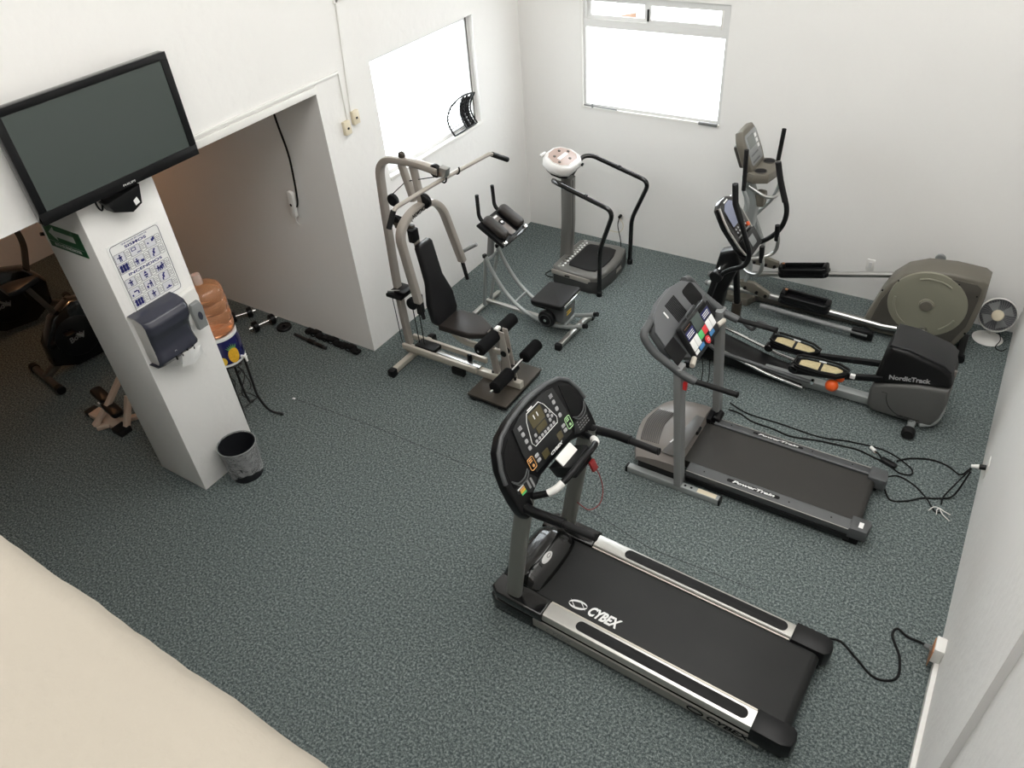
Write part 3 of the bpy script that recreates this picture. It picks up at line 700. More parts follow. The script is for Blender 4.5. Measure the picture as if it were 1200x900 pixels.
crown = [(1.72, .705), (1.84, .702), (2.10, .638), (2.17, .59), (2.165, .60), (2.10, .652), (1.84, .716), (1.715, .716)]
ny([(1.69, .690), (1.85, .690), (2.10, .628), (2.165, .585), (2.175, .60), (2.105, .652), (1.85, .716), (1.705, .720)], -.150, .185, .008).part('top_cover', 'charcoal_plastic', us)
tx = MB(); text(tx, 'NordicTrack', M4((1.90, -.1805, .462), (1, 0, .20), (-.20, 0, 1)), .058, .30, .1, .002); tx.part('lettering', 'grey_button', us)
MB().bb(2.185, 2.207, -.06, -.03, .47, .56, .004).part('reflector', 'hood_taupe', us)
MB().tube([Vector((1.74 + .0, -.2185, .30))] + [Vector((1.78 + .16 * (1 - math.cos(a)), -.2185, .30 - .19 * math.sin(a))) for a in [k * .16 for k in range(11)]], .003, 4).part('shell_crease', 'nt_black', hs)
tx = MB()
for k in range(4): tx.bb(1.86 + .02 * k, 2.02 + .015 * k, -.2195, -.2185, .085 + .010 * k, .089 + .010 * k)
tx.part('small_print', 'black_matte', hs)
# rear stabiliser, centre beam
st = MB().bar([(2.02, -.30, .055), (2.02, .30, .055)], .06, .06, rad=.02).tube(spline([(2.08, -.20, .06), (2.17, -.14, .07), (2.205, -.06, .12), (2.205, .0, .20)]), .016, 8).part('rear_stabilizer', 'tube_grey', N)
for s in (-1, 1): MB().cyl((2.02, s * .29, .055), (2.02, s * .36, .055), .052, 16, bev=.012).part('stabilizer_wheel', 'rubber', st)
MB().bar([(.02, -.04, .06), (1.72, -.05, .06)], .085, .075, rad=.010).part('main_beam', 'tube_grey', N)
MB().bar([(.10, -.28, .04), (.10, .28, .04)], .06, .06, rad=.015).part('front_stabilizer', 'black_plastic', N)
# ramp with two bright rails and dark bed
Mr_ = None
for s in (-1, 1):
    MB().bar([(.12, s * .165 + .04 - .04, .285), (.80, s * .165, .11), (1.12, s * .165, .065)], .028, .02, rad=.006).part('ramp_rail', 'chrome', N)
MB().prism([(.12, .255), (.80, .085), (1.10, .045), (1.10, .02), (.15, .06)], .26, M4((0, .13, 0), (1, 0, 0), (0, 0, 1)), .008).part('ramp_bed', 'black_plastic', N)
# upright and shroud
MB().prism([(.07, .06), (.24, .06), (.30, .75), (.40, 1.06), (.36, 1.20), (.22, 1.14), (.15, .75)], .14, M4((0, .07, 0), (1, 0, 0), (0, 0, 1)), .03, seg=3).part('upright', 'black_plastic', N)
# console
Mc = M4((.50, 0, 1.19), (0, 1, 0), (-.30, 0, .40))
co = MB().prism([(-.14, .0), (.14, .0), (.165, .10), (.175, .34), (.13, .49), (.05, .525), (-.05, .525), (-.13, .49), (-.175, .34), (-.165, .10)], .075, Mc @ Matrix.Translation((0, 0, -.075)), .018, seg=3).part('console', 'black_gloss', N)
for s in (-1, 1): MB().tube(spline([Mc @ Vector((s * a, b, -.012)) for a, b in ((.12, .0), (.160, .10), (.175, .22), (.174, .34), (.13, .49))]), .011, 6).part('console_trim', 'silver', co)
MB().prism([(-.105, .29), (.105, .29), (.10, .45), (.04, .485), (-.04, .485), (-.10, .45)], .003, Mc, .001).part('display', 'screen_blue', co)
MB().bb(-.05, .03, .492, .504, 0, .003, 0, Mc).part('label', 'white_print', co)
bt = MB()
for i in range(10): bt.prism(circ(.009, 8), .003, Mc @ Matrix.Translation((-.09 + (i % 5) * .045, .262 - (i // 5) * .03, 0)))
bt.part('buttons', 'grey_button', co, kind='stuff')
MB().prism([(-.13, .015), (.13, .015), (.145, .17), (-.145, .17)], .030, Mc, .006).part('book_shelf', 'charcoal_plastic', co)
MB().bb(-.12, .12, .19, .20, 0, .006, 0, Mc).bb(-.05, .05, .06, .14, .03, .033, 0, Mc).part('shelf_lip', 'dispenser_grey', co)
MB().prism(circ(.018, 12), .012, Mc @ Matrix.Translation((.12, .215, 0))).part('power_knob', 'orange', co)
# fixed pulse bars: silver loops in front of the shelf
for s in (-1, 1):
    MB().tube(spline([(.42, s * .05, 1.07), (.50, s * .13, 1.06), (.60, s * .19, 1.10), (.625, s * .20, 1.20), (.60, s * .195, 1.33)]), .016, 10).part('pulse_bar', 'steel', N)
    MB().tube([(.612, s * .199, 1.22), (.60, s * .196, 1.36)], .021, 10).part('pulse_grip', 'black_plastic', N)
# moving arms
for s, sw in ((-1, 0.0), (1, 0.0)):
    y = s * .235
    path = [(.335, y, 1.84), (.355, y, 1.70), (.46, y, 1.45), (.525, y, 1.29), (.50, y * .98, 1.17), (.33, y, 1.08), (.27, y, .97)] if s < 0 else [(.52, y, 1.86), (.56, y, 1.72), (.655, y, 1.48), (.63, y, 1.32), (.53, y, 1.19), (.36, y, 1.09), (.27, y, .97)]
    a = MB().tube(fillet(path, .08), .021, 12).part('swing_arm', 'black_plastic', N)
    if 0: a = MB().tube(fillet([(.335, y, 1.84), (.355, y, 1.70), (.46, y, 1.45), (.525, y, 1.29), (.50, y * .98, 1.17), (.33, y, 1.08), (.27, y, .97)], .08), .021, 12).part('swing_arm', 'black_plastic', N)
    MB().tube([(.335, y, 1.86), (.355, y, 1.70), (.42, y, 1.55)] if s < 0 else [(.515, y, 1.88), (.56, y, 1.72), (.62, y, 1.56)], .0245, 12).part('arm_grip', 'rubber', a)
    MB().cyl((.27, y - s * .20, 1.02), (.27, y + s * .03, 1.02), .030, 14).part('arm_axle', 'chrome', N)
    MB().cyl((.27, y - .035, 1.02), (.27, y + .035, 1.02), .055, 16, bev=.01).part('arm_pivot', 'black_plastic', N)
    l0 = (.27, y, 1.0); l1 = (.19 if s < 0 else .33, s * .285, .62 if s < 0 else .47)
    MB().bar([l0, l1], .05, .07, up=(0, 1, 0), rad=.018).part('lower_arm', 'black_plastic', N)
    MB().tube([l1, (l1[0] + (.0), l1[1], l1[2] - .16)], .046, 14).part('arm_boot', 'brown_dark', N)
    # link to the pedal bar
    q = (l1[0] + .02, s * .30, l1[2] - .16); e = (1.20 if s < 0 else .76, s * .225, .20 if s < 0 else .29)
    MB().tube(spline([q, (q[0] + .14, s * .32, q[2] - .12), ((q[0] + e[0]) / 2, s * .31, (q[2] * .35 + e[2] * .65)), e]), .0185, 10).part('pedal_link', 'grey_plastic', N)
# pedals
for s, cx, cz in ((-1, 1.235, .345), (1, .93, .245)):
    cy = s * .175
    Mp_ = M4((cx, cy, cz), (1, 0, .02 if s < 0 else -.08), (0, 1, 0))
    foot = [(-.21, -.06), (-.17, -.085), (0, -.10), (.14, -.085), (.215, -.02), (.22, .03), (.14, .075), (0, .085), (-.17, .075), (-.21, .05)]
    pd = MB().prism(foot, .035, Mp_ @ Matrix.Translation((0, 0, -.03)), .008).part('pedal', 'black_plastic', N)
    MB().tube([Mp_ @ Vector((x, y, .022)) for x, y in foot], .012, 6, closed=True).part('pedal_rim', 'black_plastic', pd)
    MB().prism([(-.17, -.055), (-.12, -.072), (-.012, -.078), (-.012, .045), (-.13, .04), (-.17, .02)], .004, Mp_ @ Matrix.Translation((0, 0, .005)), .001).part('tread_pad', 'cream_pad', pd)
    MB().prism([(.012, -.078), (.12, -.065), (.175, -.02), (.175, .015), (.12, .04), (.012, .045)], .004, Mp_ @ Matrix.Translation((0, 0, .005)), .001).part('tread_pad', 'cream_pad', pd)
    MB().bb(-.03, .03, .055, .068, .008, .014, 0, Mp_).part('pedal_badge', 'white_print', pd)
    # pedal bar from ramp roller to crank
    MB().bar([(cx - .22, s * .165, cz - .06 if s > 0 else cz - .12), (cx + .1, s * .165, cz - .06), (1.72, s * .175, .40 if s < 0 else .30)], .045, .05, rad=.01).part('pedal_bar', 'black_plastic', N)
    MB().cyl((cx - .22, s * .135, cz - .09), (cx - .22, s * .20, cz - .09), .04, 14, bev=.006).part('ramp_roller', 'black_gloss', N)
MB().cyl((1.20, -.245, .21), (1.20, -.205, .21), .016, 10).part('link_bolt', 'chrome', N)
MB().ball((1.36, -.235, .235), (.055, .05, .055), 14).part('incline_knob', 'orange', N)
MB().ball((1.40, -.17, .30), (.045, .045, .055), 14).part('incline_knob', 'orange', N)
MB().bb(1.475, 1.515, -.205, -.175, .335, .37, .004).part('label', 'white_print', N)

# ================================================================ olive elliptical along the back wall
PX, PY = 2.50, -.50
E_ = thing('elliptical_trainer', 'olive-grey elliptical trainer with round rear housing along the back wall', 'elliptical', (PX, PY, 0))
def er(pts): return [(x - PX, z) for x, z in pts]
body = er([(4.09, .10), (4.17, .42), (4.23, .58), (4.33, .70), (4.48, .775), (4.70, .80), (4.93, .79), (4.985, .76), (4.995, .62), (4.975, .30), (4.90, .10), (4.82, .03), (4.2, .03)])
hb = MB().prism(body, .27, M4((0, .165, 0), (1, 0, 0), (0, 0, 1)), .025, seg=3).part('housing', 'housing_olive', E_, smooth=40)
side = er([(4.15, .13), (4.20, .40), (4.265, .555), (4.36, .665), (4.50, .735), (4.70, .755), (4.905, .745), (4.945, .715), (4.95, .60), (4.93, .32), (4.86, .13), (4.80, .07), (4.22, .07)])
MB().prism(side, .012, M4((0, -.100, 0), (1, 0, 0), (0, 0, 1)), .004).part('side_cover', 'housing_dark', hb)
dc = Vector((4.575 - PX, -.112, .455))
disc = MB().lathe([(0, .018), (.06, .018), (.065, .010), (.30, .010), (.322, .006), (.328, -.01), (0, -.01)], 48, M4(dc, (1, 0, 0), (0, 0, 1))).part('crank_disc', 'disc_olive', E_)
MB().cyl(dc + Vector((0, -.005, 0)), dc + Vector((0, -.032, 0)), .052, 24, bev=.006).part('hub_cap', 'housing_olive', disc)
for a0, a1 in ((55, 115), (175, 240), (305, 340)):
    MB().tube([dc + Vector((.265 * math.cos(R(a)), -.012, .265 * math.sin(R(a)))) for a in range(a0, a1 + 1, 5)], .009, 6).part('disc_ridge', 'disc_olive', disc)
MB().cyl(dc + Vector((.04, -.01, -.262)), dc + Vector((.04, -.07, -.262)), .035, 16, bev=.006).part('crank_pin', 'steel', disc)
for x, z in ((4.19, .50), (4.30, .63), (4.93, .64), (4.94, .25), (4.77, .72)): MB().cyl((x - PX, -.10, z), (x - PX, -.115, z), .008, 8).part('screw', 'black_matte', hb)
MB().cyl((4.56 - PX, .19, .76), (4.56 - PX, .215, .76), .045, 14, bev=.006).part('rear_crank_pin', 'dispenser_grey', E_)
MB().bb(4.92 - PX, 4.99 - PX, -.20, .2, .0, .06, .01).cyl((4.97 - PX, -.22, .04), (4.97 - PX, -.17, .04), .04, 14).part('rear_foot', 'black_plastic', E_)
# floor frame: base tubes and front stem base
MB().bar([(.10, 0, .05), (1.75, 0, .05)], .09, .06, rad=.01).part('base_beam', 'housing_dark', E_)
MB().prism([(.18, -.14), (.50, -.17), (.56, .0), (.50, .17), (.18, .14)], .09, None, .02).part('front_base', 'housing_olive', E_)
# foot rails (front ends rest low, rear ends on the crank)
for s, y, za, zb, zc, px0, px1 in ((-1, -.135, .155, .19, .14, 3.30, 3.79), (1, .20, .10, .22, .50, 3.17, 3.66)):
    rl = MB().tube([(2.56 - PX, y, za), (3.25 - PX, y, zb if s > 0 else .175), (4.27 - PX, y, zc), (4.52 - PX, y, zc + .02)] if s < 0 else [(2.47 - PX, y, .055), (3.12 - PX, y, .225), (4.25 - PX, y, .51)], .028, 14).part('foot_rail', 'steel', E_)
    f0 = Vector((2.56 - PX, y, za)) if s < 0 else Vector((2.47 - PX, y, .055))
    MB().cyl(f0 + Vector((-.025, 0, -.003)), f0 + Vector((.005, 0, 0)), .031, 14, bev=.004).part('rail_cap', 'grey_paint', rl)
    zf = (lambda x: (.175 + (zc - .175) * (x - 3.25) / (4.27 - 3.25))) if s < 0 else (lambda x: .225 + (.51 - .225) * (x - 3.12) / (4.25 - 3.12))
    c = Vector(((px0 + px1) / 2 - PX, y, zf((px0 + px1) / 2) + .045)); d = Vector((1, 0, (zf(px1) - zf(px0)) / (px1 - px0))).normalized()
    Mq = M4(c, d, (0, 1, 0)); L = px1 - px0
    fp_ = MB().prism(rrect(L, .17, .05), .05, Mq @ Matrix.Translation((0, 0, -.05)), .012).part('foot_plate', 'black_plastic', E_)
    MB().sweep([Mq @ Vector((a, b, .018)) for a, b in rrect(L - .03, .145, .05)], rrect(.024, .055, .01), up=tuple(Mq.to_3x3() @ Vector((0, 0, 1))), closed=True).part('plate_rim', 'black_plastic', fp_)
    for e in (-1, 1): MB().box((e * (L / 2 - .03), .0, .035), (.05, .12, .06), .02, Mq).part('toe_stop', 'black_plastic', fp_)
    MB().cyl(Mq @ Vector((-L / 2 + .05, -.0, .07)), Mq @ Vector((-L / 2 + .05, 0, .08)), .014, 10).part('plate_screw', 'copper', fp_)
MB().tube([(3.15 - PX, -.245, .11), (4.18 - PX, -.245, .075)], .024, 12).part('lower_rail', 'grey_paint', E_)
MB().box((4.13 - PX, -.235, .07), (.20, .06, .09), .015).part('rail_bracket', 'black_plastic', E_)
# stem and console
MB().prism([(.28, .05), (.42, .05), (.40, .60), (.43, 1.08), (.32, 1.35), (.24, 1.32), (.30, 1.05), (.26, .60)], .11, M4((0, .055, 0), (1, 0, 0), (0, 0, 1)), .025).part('stem', 'tube_grey', E_)
Mo = M4((.375, .02, 1.43), (0, 1, 0), (-.16, 0, .37))
ec = MB().prism([(-.17, .0), (.17, .0), (.19, .10), (.18, .30), (.13, .375), (-.13, .375), (-.18, .30), (-.19, .10)], .085, Mo @ Matrix.Translation((0, 0, -.085)), .022, seg=3).part('console', 'housing_olive', E_)
MB().box((0, .15, -.11), (.24, .22, .07), .025, Mo).part('console_back', 'housing_dark', ec)
MB().prism(rrect(.29, .29, .03), .003, Mo @ Matrix.Translation((0, .185, 0)), .001).part('console_face', 'dispenser_grey', ec)
MB().bb(-.10, .055, .19, .30, .003, .005, 0, Mo).part('display', 'screen_grey', ec)
for x, y in ((.09, .265), (.095, .215), (.10, .165)): MB().bb(x - .022, x + .022, y - .017, y + .017, .003, .006, .001, Mo).part('button', 'white_print', ec)
bt = MB()
for i in range(14): bt.bb(-.11 + (i % 7) * .026, -.092 + (i % 7) * .026, .06 + (i // 7) * .06, .075 + (i // 7) * .06, .003, .005, 0, Mo)
bt.part('buttons', 'mid_grey_plastic', ec, kind='stuff')
# cup tray
ty = MB().prism([(.33, -.20), (.40, -.22), (.52, -.16), (.55, .0), (.52, .16), (.40, .22), (.33, .20)], .10, Matrix.Translation((0, .02, 1.33)), .025).part('cup_tray', 'housing_olive', E_)
for s in (-1, 1):
    MB().lathe([(.056, .0), (.060, .004), (.056, .008), (.050, .002)], 20, Matrix.Translation((.43, .02 + s * .125, 1.43))).part('cup_rim', 'housing_dark', ty)
    MB().lathe([(0, .001), (.05, .001), (.05, .003), (0, .003)], 20, Matrix.Translation((.43, .02 + s * .125, 1.43))).part('cup_well', 'black_matte', ty)
MB().tube(fillet([(.36, -.17, 1.30), (.52, -.17, 1.22), (.60, -.10, 1.20), (.60, .14, 1.24), (.52, .20, 1.28), (.38, .20, 1.32)], .06), .016, 10).part('fixed_bar', 'steel', E_)
MB().tube([(.575, .12, 1.245), (.50, .20, 1.42)], .026, 12).part('pulse_grip', 'silver', E_)
# moving arms
for s, gx, zt0 in ((-1, .335, 1.68), (1, .50, 1.70)):
    y = .0 + s * .27
    g0 = Vector((gx - .01 if s < 0 else .49, y, zt0)); g1 = Vector((gx + .01 if s < 0 else .475, y, zt0 - .38))
    MB().tube([g0, g1], .021, 12).part('arm_grip', 'rubber', E_)
    MB().tube(fillet([g1, (g1.x + .06, y, g1.z - .12), (g1.x + .02, y, g1.z - .30), (.33, s * .20, .80)], .08), .019, 10).part('swing_arm', 'tube_grey', E_)
    MB().cyl((.33, s * .06, .85), (.33, s * .23, .85), .03, 12).part('arm_axle', 'housing_dark', E_)
    ft = Vector((3.05 - PX, s * .19, .25)) if s < 0 else Vector((3.0 - PX, .215, .33))
    MB().bar([(.33, s * .20, .85), (.50, s * .20, .50), (ft.x - .10, ft.y, ft.z + .02)], .035, .05, up=(0, 1, 0), fil=.08, rad=.01).part('lower_arm', 'tube_grey', E_)
    br = MB().prism([(-.16, .03), (-.02, .075), (.16, .03), (.17, -.02), (.12, -.05), (-.12, -.03)], .05, M4(ft + Vector((0, .02, 0)), (1, 0, -.22 if s < 0 else .05), (0, 0, 1)), .01).part('link_bracket', 'housing_olive', E_)
    for dx in (-.08, .04, .13): MB().cyl(ft + Vector((dx, -.028, -.01 - (dx * .2 if s < 0 else 0))), ft + Vector((dx, -.045, -.01 - (dx * .2 if s < 0 else 0))), .016, 10).part('bolt', 'black_matte', br)
MB().box((.44, 0, 1.12), (.10, .10, .16), .03).part('neck_cover', 'housing_olive', E_)
# ================================================================ multi gym (axis along x, centre y -2.93)
GX, GY = .38, -2.93
G = thing('multi_gym', 'taupe steel home multi-gym with lat bar and black seat pads by the left wall', 'exercise machine', (GX, GY, 0))
def gx(x, z, y=0.0): return Vector((x - GX, y, z))
cols = MB().bar(fillet([gx(.40, .16), gx(.375, .75), gx(.405, 1.62), gx(.435, 2.06), gx(.80, 2.085), gx(1.06, 2.05)], [.3, .3, .17, .12], 8), .055, .07, up=(0, 1, 0), rad=.010).part('main_column', 'taupe_frame', G)
MB().bar([gx(.415, 1.9), gx(.405, 1.55), gx(.40, .80)], .012, .066, up=(0, 1, 0), rad=.003)
for x0, x1 in ((.68, .755), (.80, .835)):
    MB().bar([gx(x0, 2.05), gx(x1, 1.74)], .05, .055, up=(0, 1, 0), rad=.008).part('pivot_strut', 'taupe_frame', G)
MB().cyl(gx(.865, 1.76, -.022), gx(.865, 1.76, .022), .065, 20, bev=.008).part('pulley', 'black_plastic', G)
MB().cyl(gx(1.03, 2.05, -.02), gx(1.03, 2.05, .02), .055, 20, bev=.008).part('pulley', 'black_plastic', G)
MB().cyl(gx(.52, 1.70, -.02), gx(.52, 1.70, .02), .055, 20, bev=.008).part('pulley', 'black_plastic', G)
MB().cyl(gx(.53, 1.50, -.02), gx(.53, 1.50, .02), .055, 20, bev=.008).part('pulley', 'black_plastic', G)
MB().cyl(gx(.70, 2.125, -.02), gx(.70, 2.125, .02), .03, 16, bev=.008).part('pulley', 'brown_dark', G)
MB().tube([gx(.46, 1.70), gx(.70, 1.90), gx(1.03, 2.00)], .004, 6).tube([gx(.50, 1.56), gx(.70, 1.54)], .004, 6).part('cable', 'black_matte', G, kind=None)
MB().prism([(-.03, -.04), (.05, -.03), (.07, .04), (.0, .05)], .06, M4(gx(1.09, 2.05, .03), (1, 0, 0), (0, 0, 1)), .008).part('pulley_bracket', 'steel', G)
MB().box(gx(.60, 1.47), (.20, .05, .06), .01).part('rear_bracket', 'brown_dark', G)
# lat bar with bent ends
lb = MB().tube(fillet([gx(1.06, 1.89, -.645), gx(1.08, 2.005, -.585), gx(1.08, 1.985, 0), gx(1.08, 1.935, .68), gx(1.10, 1.83, .86)], .04), .017, 12).part('lat_bar', 'taupe_frame', G)
MB().tube([gx(1.055, 1.865, -.66), gx(1.075, 1.99, -.598)], .022, 12).part('bar_grip', 'rubber', lb)
MB().tube([gx(1.083, 1.92, .705), gx(1.105, 1.80, .90)], .022, 12).part('bar_grip', 'rubber', lb)
for y in (.02, .20): MB().tube([gx(1.08, 1.99, y) + Vector((.03 * math.cos(a), 0, .04 * math.sin(a))) for a in [k * .4 - 2.6 for k in range(9)]], .007, 6).part('hook', 'black_plastic', lb)
# press arm arch (in the x = 0.85 plane)
pa = MB().bar(fillet([gx(.86, .93, -.27), gx(.85, 1.64, -.355), gx(.845, 1.74, -.13), gx(.845, 1.70, .13), gx(.85, 1.58, .235), gx(.86, .99, .40)], [.16, .12, .10, .12], 8), .055, .075, up=(1, 0, 0), rad=.012).part('press_arm', 'taupe_frame', G)
tx = MB(); text(tx, 'NORDICFLEX', M4(gx(.8850, 1.712, -.07), (.0, 1, .07), (0, -.07, 1)), .050, .25, 0, .0015)
tx.part('lettering', 'black_matte', pa)
MB().cyl(gx(.86, .98, .40), gx(.87, .78, .43), .018, 10).part('press_grip', 'rubber', pa)
MB().cyl(gx(.86, .93, -.27), gx(.86, .74, -.24), .018, 10).part('press_grip', 'rubber', pa)
MB().cyl(gx(.87, 1.08, .42), gx(1.0, 1.16, .46), .018, 10).part('side_grip', 'grey_paint', pa)
# pads
def slab(c, xa, ya, poly, h, bev): return MB().prism(poly, h, M4(c, xa, ya), bev, seg=3)
bp = slab(gx(.87, .60), (0, 1, 0), (-.13, 0, .74), [(-.13, .0), (-.165, .05), (-.165, .22), (-.10, .42), (-.095, .74), (-.075, .77), (.075, .77), (.095, .74), (.10, .42), (.165, .22), (.165, .05), (.13, .0)], .075, .022).part('back_pad', 'black_vinyl', G)
MB().bar([gx(.80, .55), gx(.70, 1.40)], .05, .04, up=(0, 1, 0)).part('pad_post', 'taupe_frame', G)
MB().box(gx(.70, 1.42, -.02), (.06, .09, .12), .012).part('adjuster', 'black_plastic', G)
MB().prism([(.93, -.10), (1.0, -.15), (1.31, -.02 - .0), (1.325, .15), (1.13, .24), (.96, .22), (.93, .10)], .06, Matrix.Translation((-GX, 0, .575)), .018, seg=3)
MB().prism([(.93, -.145), (1.25, -.135), (1.385, -.06), (1.385, .06), (1.20, .165), (.98, .165), (.93, .12)], .065, Matrix.Translation((-GX, 0, .565)), .018, seg=3).part('seat', 'brown_vinyl', G)
MB().bar(fillet([gx(.80, .72), gx(.93, .50), gx(1.08, .40), gx(1.57, .43)], .12), .05, .045, up=(0, 1, 0), rad=.006).part('seat_frame', 'light_frame', G)
MB().bar([gx(1.36, .62), gx(1.40, .38), gx(1.43, .17)], .05, .05, up=(0, 1, 0), rad=.006).part('front_post', 'taupe_frame', G)
for y in (-.03, .03): MB().prism([(-.025, .0), (.085, .0), (.02, .52), (-.03, .52)], .012, M4(gx(1.545, .16, y), (1, 0, 0), (0, 0, 1)), .002).part('lever_plate', 'taupe_frame', G)
MB().cyl(gx(1.55, .45, -.05), gx(1.55, .45, .05), .03, 14).cyl(gx(1.60, .26, -.05), gx(1.60, .26, .05), .045, 14).part('lever_axle', 'black_plastic', G)
for (x, z, a, b_) in ((1.47, .62, -.29, -.02), (1.47, .62, .02, .27), (1.63, .30, -.345, -.08), (1.63, .30, .15, .40)):
    MB().cyl(gx(x, z, a), gx(x, z, b_), .058, 20, bev=.014).part('foam_roller', 'black_foam', G)
MB().cyl(gx(1.47, .62, -.30), gx(1.47, .62, .29), .012, 8).cyl(gx(1.63, .30, -.40), gx(1.63, .30, .42), .012, 8).part('roller_bar', 'chrome', G)
MB().bb(1.455 - GX, 1.50 - GX, -.03, .03, .66, .69, .01).part('roller_bracket', 'white_plastic', G)
MB().prism([(-.02, 0), (.02, 0), (.02, .19), (-.02, .19)], .03, M4(gx(1.47, .47, .015), (1, 0, 0), (0, 0, 1))).part('roller_post', 'taupe_frame', G)
# base
for y in (-.085, .085): MB().bar([gx(.39, .185, y), gx(1.255, .185, y)], .032, .055, rad=.004).part('base_rail', 'light_frame', G)
for y in (-.103, .067): MB().bar([gx(.42, .155, y), gx(1.22, .150, y)], .004, .008)
MB().bar([gx(.36, .10), gx(1.69, .115)], .06, .07, rad=.006).part('base_beam', 'light_frame', G)
rf = MB().bar([gx(.43, .045, -.33), gx(.43, .045, .28)], .055, .055, rad=.006).part('rear_foot_bar', 'light_frame', G)
each('foot_cap', 'black_plastic', rf, [(.395 - GX, .465 - GX, -.37, -.30, 0, .08), (.395 - GX, .465 - GX, .26, .33, 0, .08)], None, .01)
MB().bb(1.28 - GX, 1.70 - GX, -.29, .33, .055, .075, .005).part('foot_platform', 'brown_dark', G)
MB().bb(1.29 - GX, 1.69 - GX, -.28, .32, .02, .05, .005).part('platform_frame', 'black_plastic', G)
for x in (1.33, 1.62):
    for y in (-.25, .29): MB().box(gx(x, .012, y), (.05, .05, .024), .004).part('platform_foot', 'rubber', G)
MB().box(gx(.62, .185, .01), (.24, .13, .05), .015).part('carriage', 'black_plastic', G)
MB().bar([gx(.70, .165, 0), gx(1.24, .16, 0)], .05, .02, rad=.004).part('slide_track', 'steel', G)
MB().box(gx(1.10, .20, .03), (.04, .03, .08), .006).part('lock_pin', 'black_plastic', G)
for x in (1.38, 1.62): MB().cyl(gx(x, .15, 0), gx(x, .17, 0), .014, 10).part('bolt', 'black_plastic', G)
MB().box(gx(1.04, .10, -.08), (.14, .05, .08), .01).part('under_bracket', 'black_matte', G)
br = MB().box(gx(.40, .75, -.02), (.18, .17, .035), .008).part('lever_bracket', 'black_plastic', G)
MB().box(gx(.44, .79, .0), (.16, .15, .03), .006, ).part('upper_plate', 'black_plastic', br)
MB().bar([gx(.33, .785, -.09), gx(.45, .80, -.05)], .012, .03).part('steel_clip', 'chrome', br)
MB().cyl(gx(.53, .66, -.03), gx(.53, .66, .03), .06, 18, bev=.01).part('low_pulley', 'black_plastic', G)
MB().box(gx(.60, .66, .02), (.05, .07, .20), .01).part('pulley_hanger', 'black_plastic', G)
MB().tube([gx(.52, .63, 0), gx(.53, .20, 0)], .005, 6).tube([gx(.59, .60, .0), gx(.59, .20, 0)], .005, 6).tube([gx(.345, .72, -.06), gx(.36, .20, -.06)], .004, 6).part('weight_cable', 'black_matte', G)

# ================================================================ ab glider with curved rails
AX, AY = 1.1, -1.85
A = thing('ab_glider', 'grey ab exerciser with curved rails and sliding black knee pad', 'exercise machine', (AX, AY, 0))
def ax(x, z, y=0.0): return Vector((x - AX, y, z))
for s in (-1, 1):
    MB().tube(spline([ax(.70, .70, s * .115), ax(.785, .52, s * .115), ax(.93, .32, s * .115), ax(1.13, .17, s * .115), ax(1.38, .105, s * .115), ax(1.60, .125, s * .115), ax(1.82, .20, s * .115)]), .021, 12).part('curved_rail', 'tube_grey', A)
    MB().cyl(ax(.70, .685, s * .115), ax(.695, .72, s * .115), .024, 12, bev=.004).part('rail_cap', 'black_plastic', A)
    MB().cyl(ax(1.80, .193, s * .115), ax(1.845, .21, s * .115), .025, 12, bev=.004).part('rail_cap', 'black_plastic', A)
    MB().tube([ax(.70, .66, s * .115), ax(.585, .05, s * .06)], .018, 10).part('front_leg', 'tube_grey', A)
for x, z in ((.70, .64), (1.02, .245), (1.58, .12)): MB().bar([ax(x, z, -.115), ax(x, z, .115)], .02, .03).part('cross_brace', 'tube_grey', A)
MB().bar(spline([ax(.56, .03, -.22), ax(.575, .05, 0), ax(.56, .03, .26)]), .05, .035, rad=.01).bar([ax(.58, .08, 0), ax(1.05, .07, 0), ax(1.60, .055, 0)], .045, .04, rad=.008).part('base_frame', 'silver', A)
rfo = MB().sweep(spline([ax(1.64, .04, -.31), ax(1.66, .062, -.16), ax(1.67, .07, 0), ax(1.67, .062, .14), ax(1.68, .04, .26)]), rrect(.055, .045, .012, 2), up=(0, 0, 1)).part('rear_foot_bar', 'silver', A)
for s, e in ((-1, -.33), (1, .275)): MB().box(ax(1.64 if s < 0 else 1.68, .035, e), (.07, .05, .07), .012).part('foot_cap', 'rubber', rfo)
# knee pad carriage
kp = MB().prism(rrect(.36, .40, .03), .055, M4(ax(1.455, .37, -.03), (1, 0, .06), (-.0, 1, 0)), .016, seg=3).part('knee_pad', 'black_vinyl', A)
MB().box(ax(1.642, .405, -.03), (.012, .32, .03), .005).part('edge_trim', 'chrome', kp)
MB().prism([(-.12, -.02), (.12, -.02), (.10, -.22), (-.09, -.22)], .24, M4(ax(1.48, .37, .12), (1, 0, 0), (0, 0, 1)), .02).part('carriage', 'mid_grey_plastic', A)
for k in range(2): MB().box(ax(1.592, .26 - k * .03, -.02), (.006, .09, .012), .002).part('warning_label', 'yellow', A)
for s in (-1, 1):
    w_ = MB().cyl(ax(1.42, .20, s * .13), ax(1.42, .20, s * .19), .092, 24, bev=.012).part('weight_disc', 'black_plastic', A)
    MB().lathe([(.062, 0), (.07, .006), (.062, .012), (.054, .006)], 20, M4(ax(1.42, .20, s * .19), (1, 0, 0), (0, 0, 1) if s < 0 else (0, 0, -1))).part('disc_rim', 'charcoal_plastic', w_)
    MB().cyl(ax(1.42, .20, s * .19), ax(1.42, .20, s * .205), .016, 10).part('axle_bolt', 'chrome', w_)
MB().bb(1.20 - AX, 1.36 - AX, -.08, .08, .23, .30, .02).part('stopper', 'black_plastic', A)
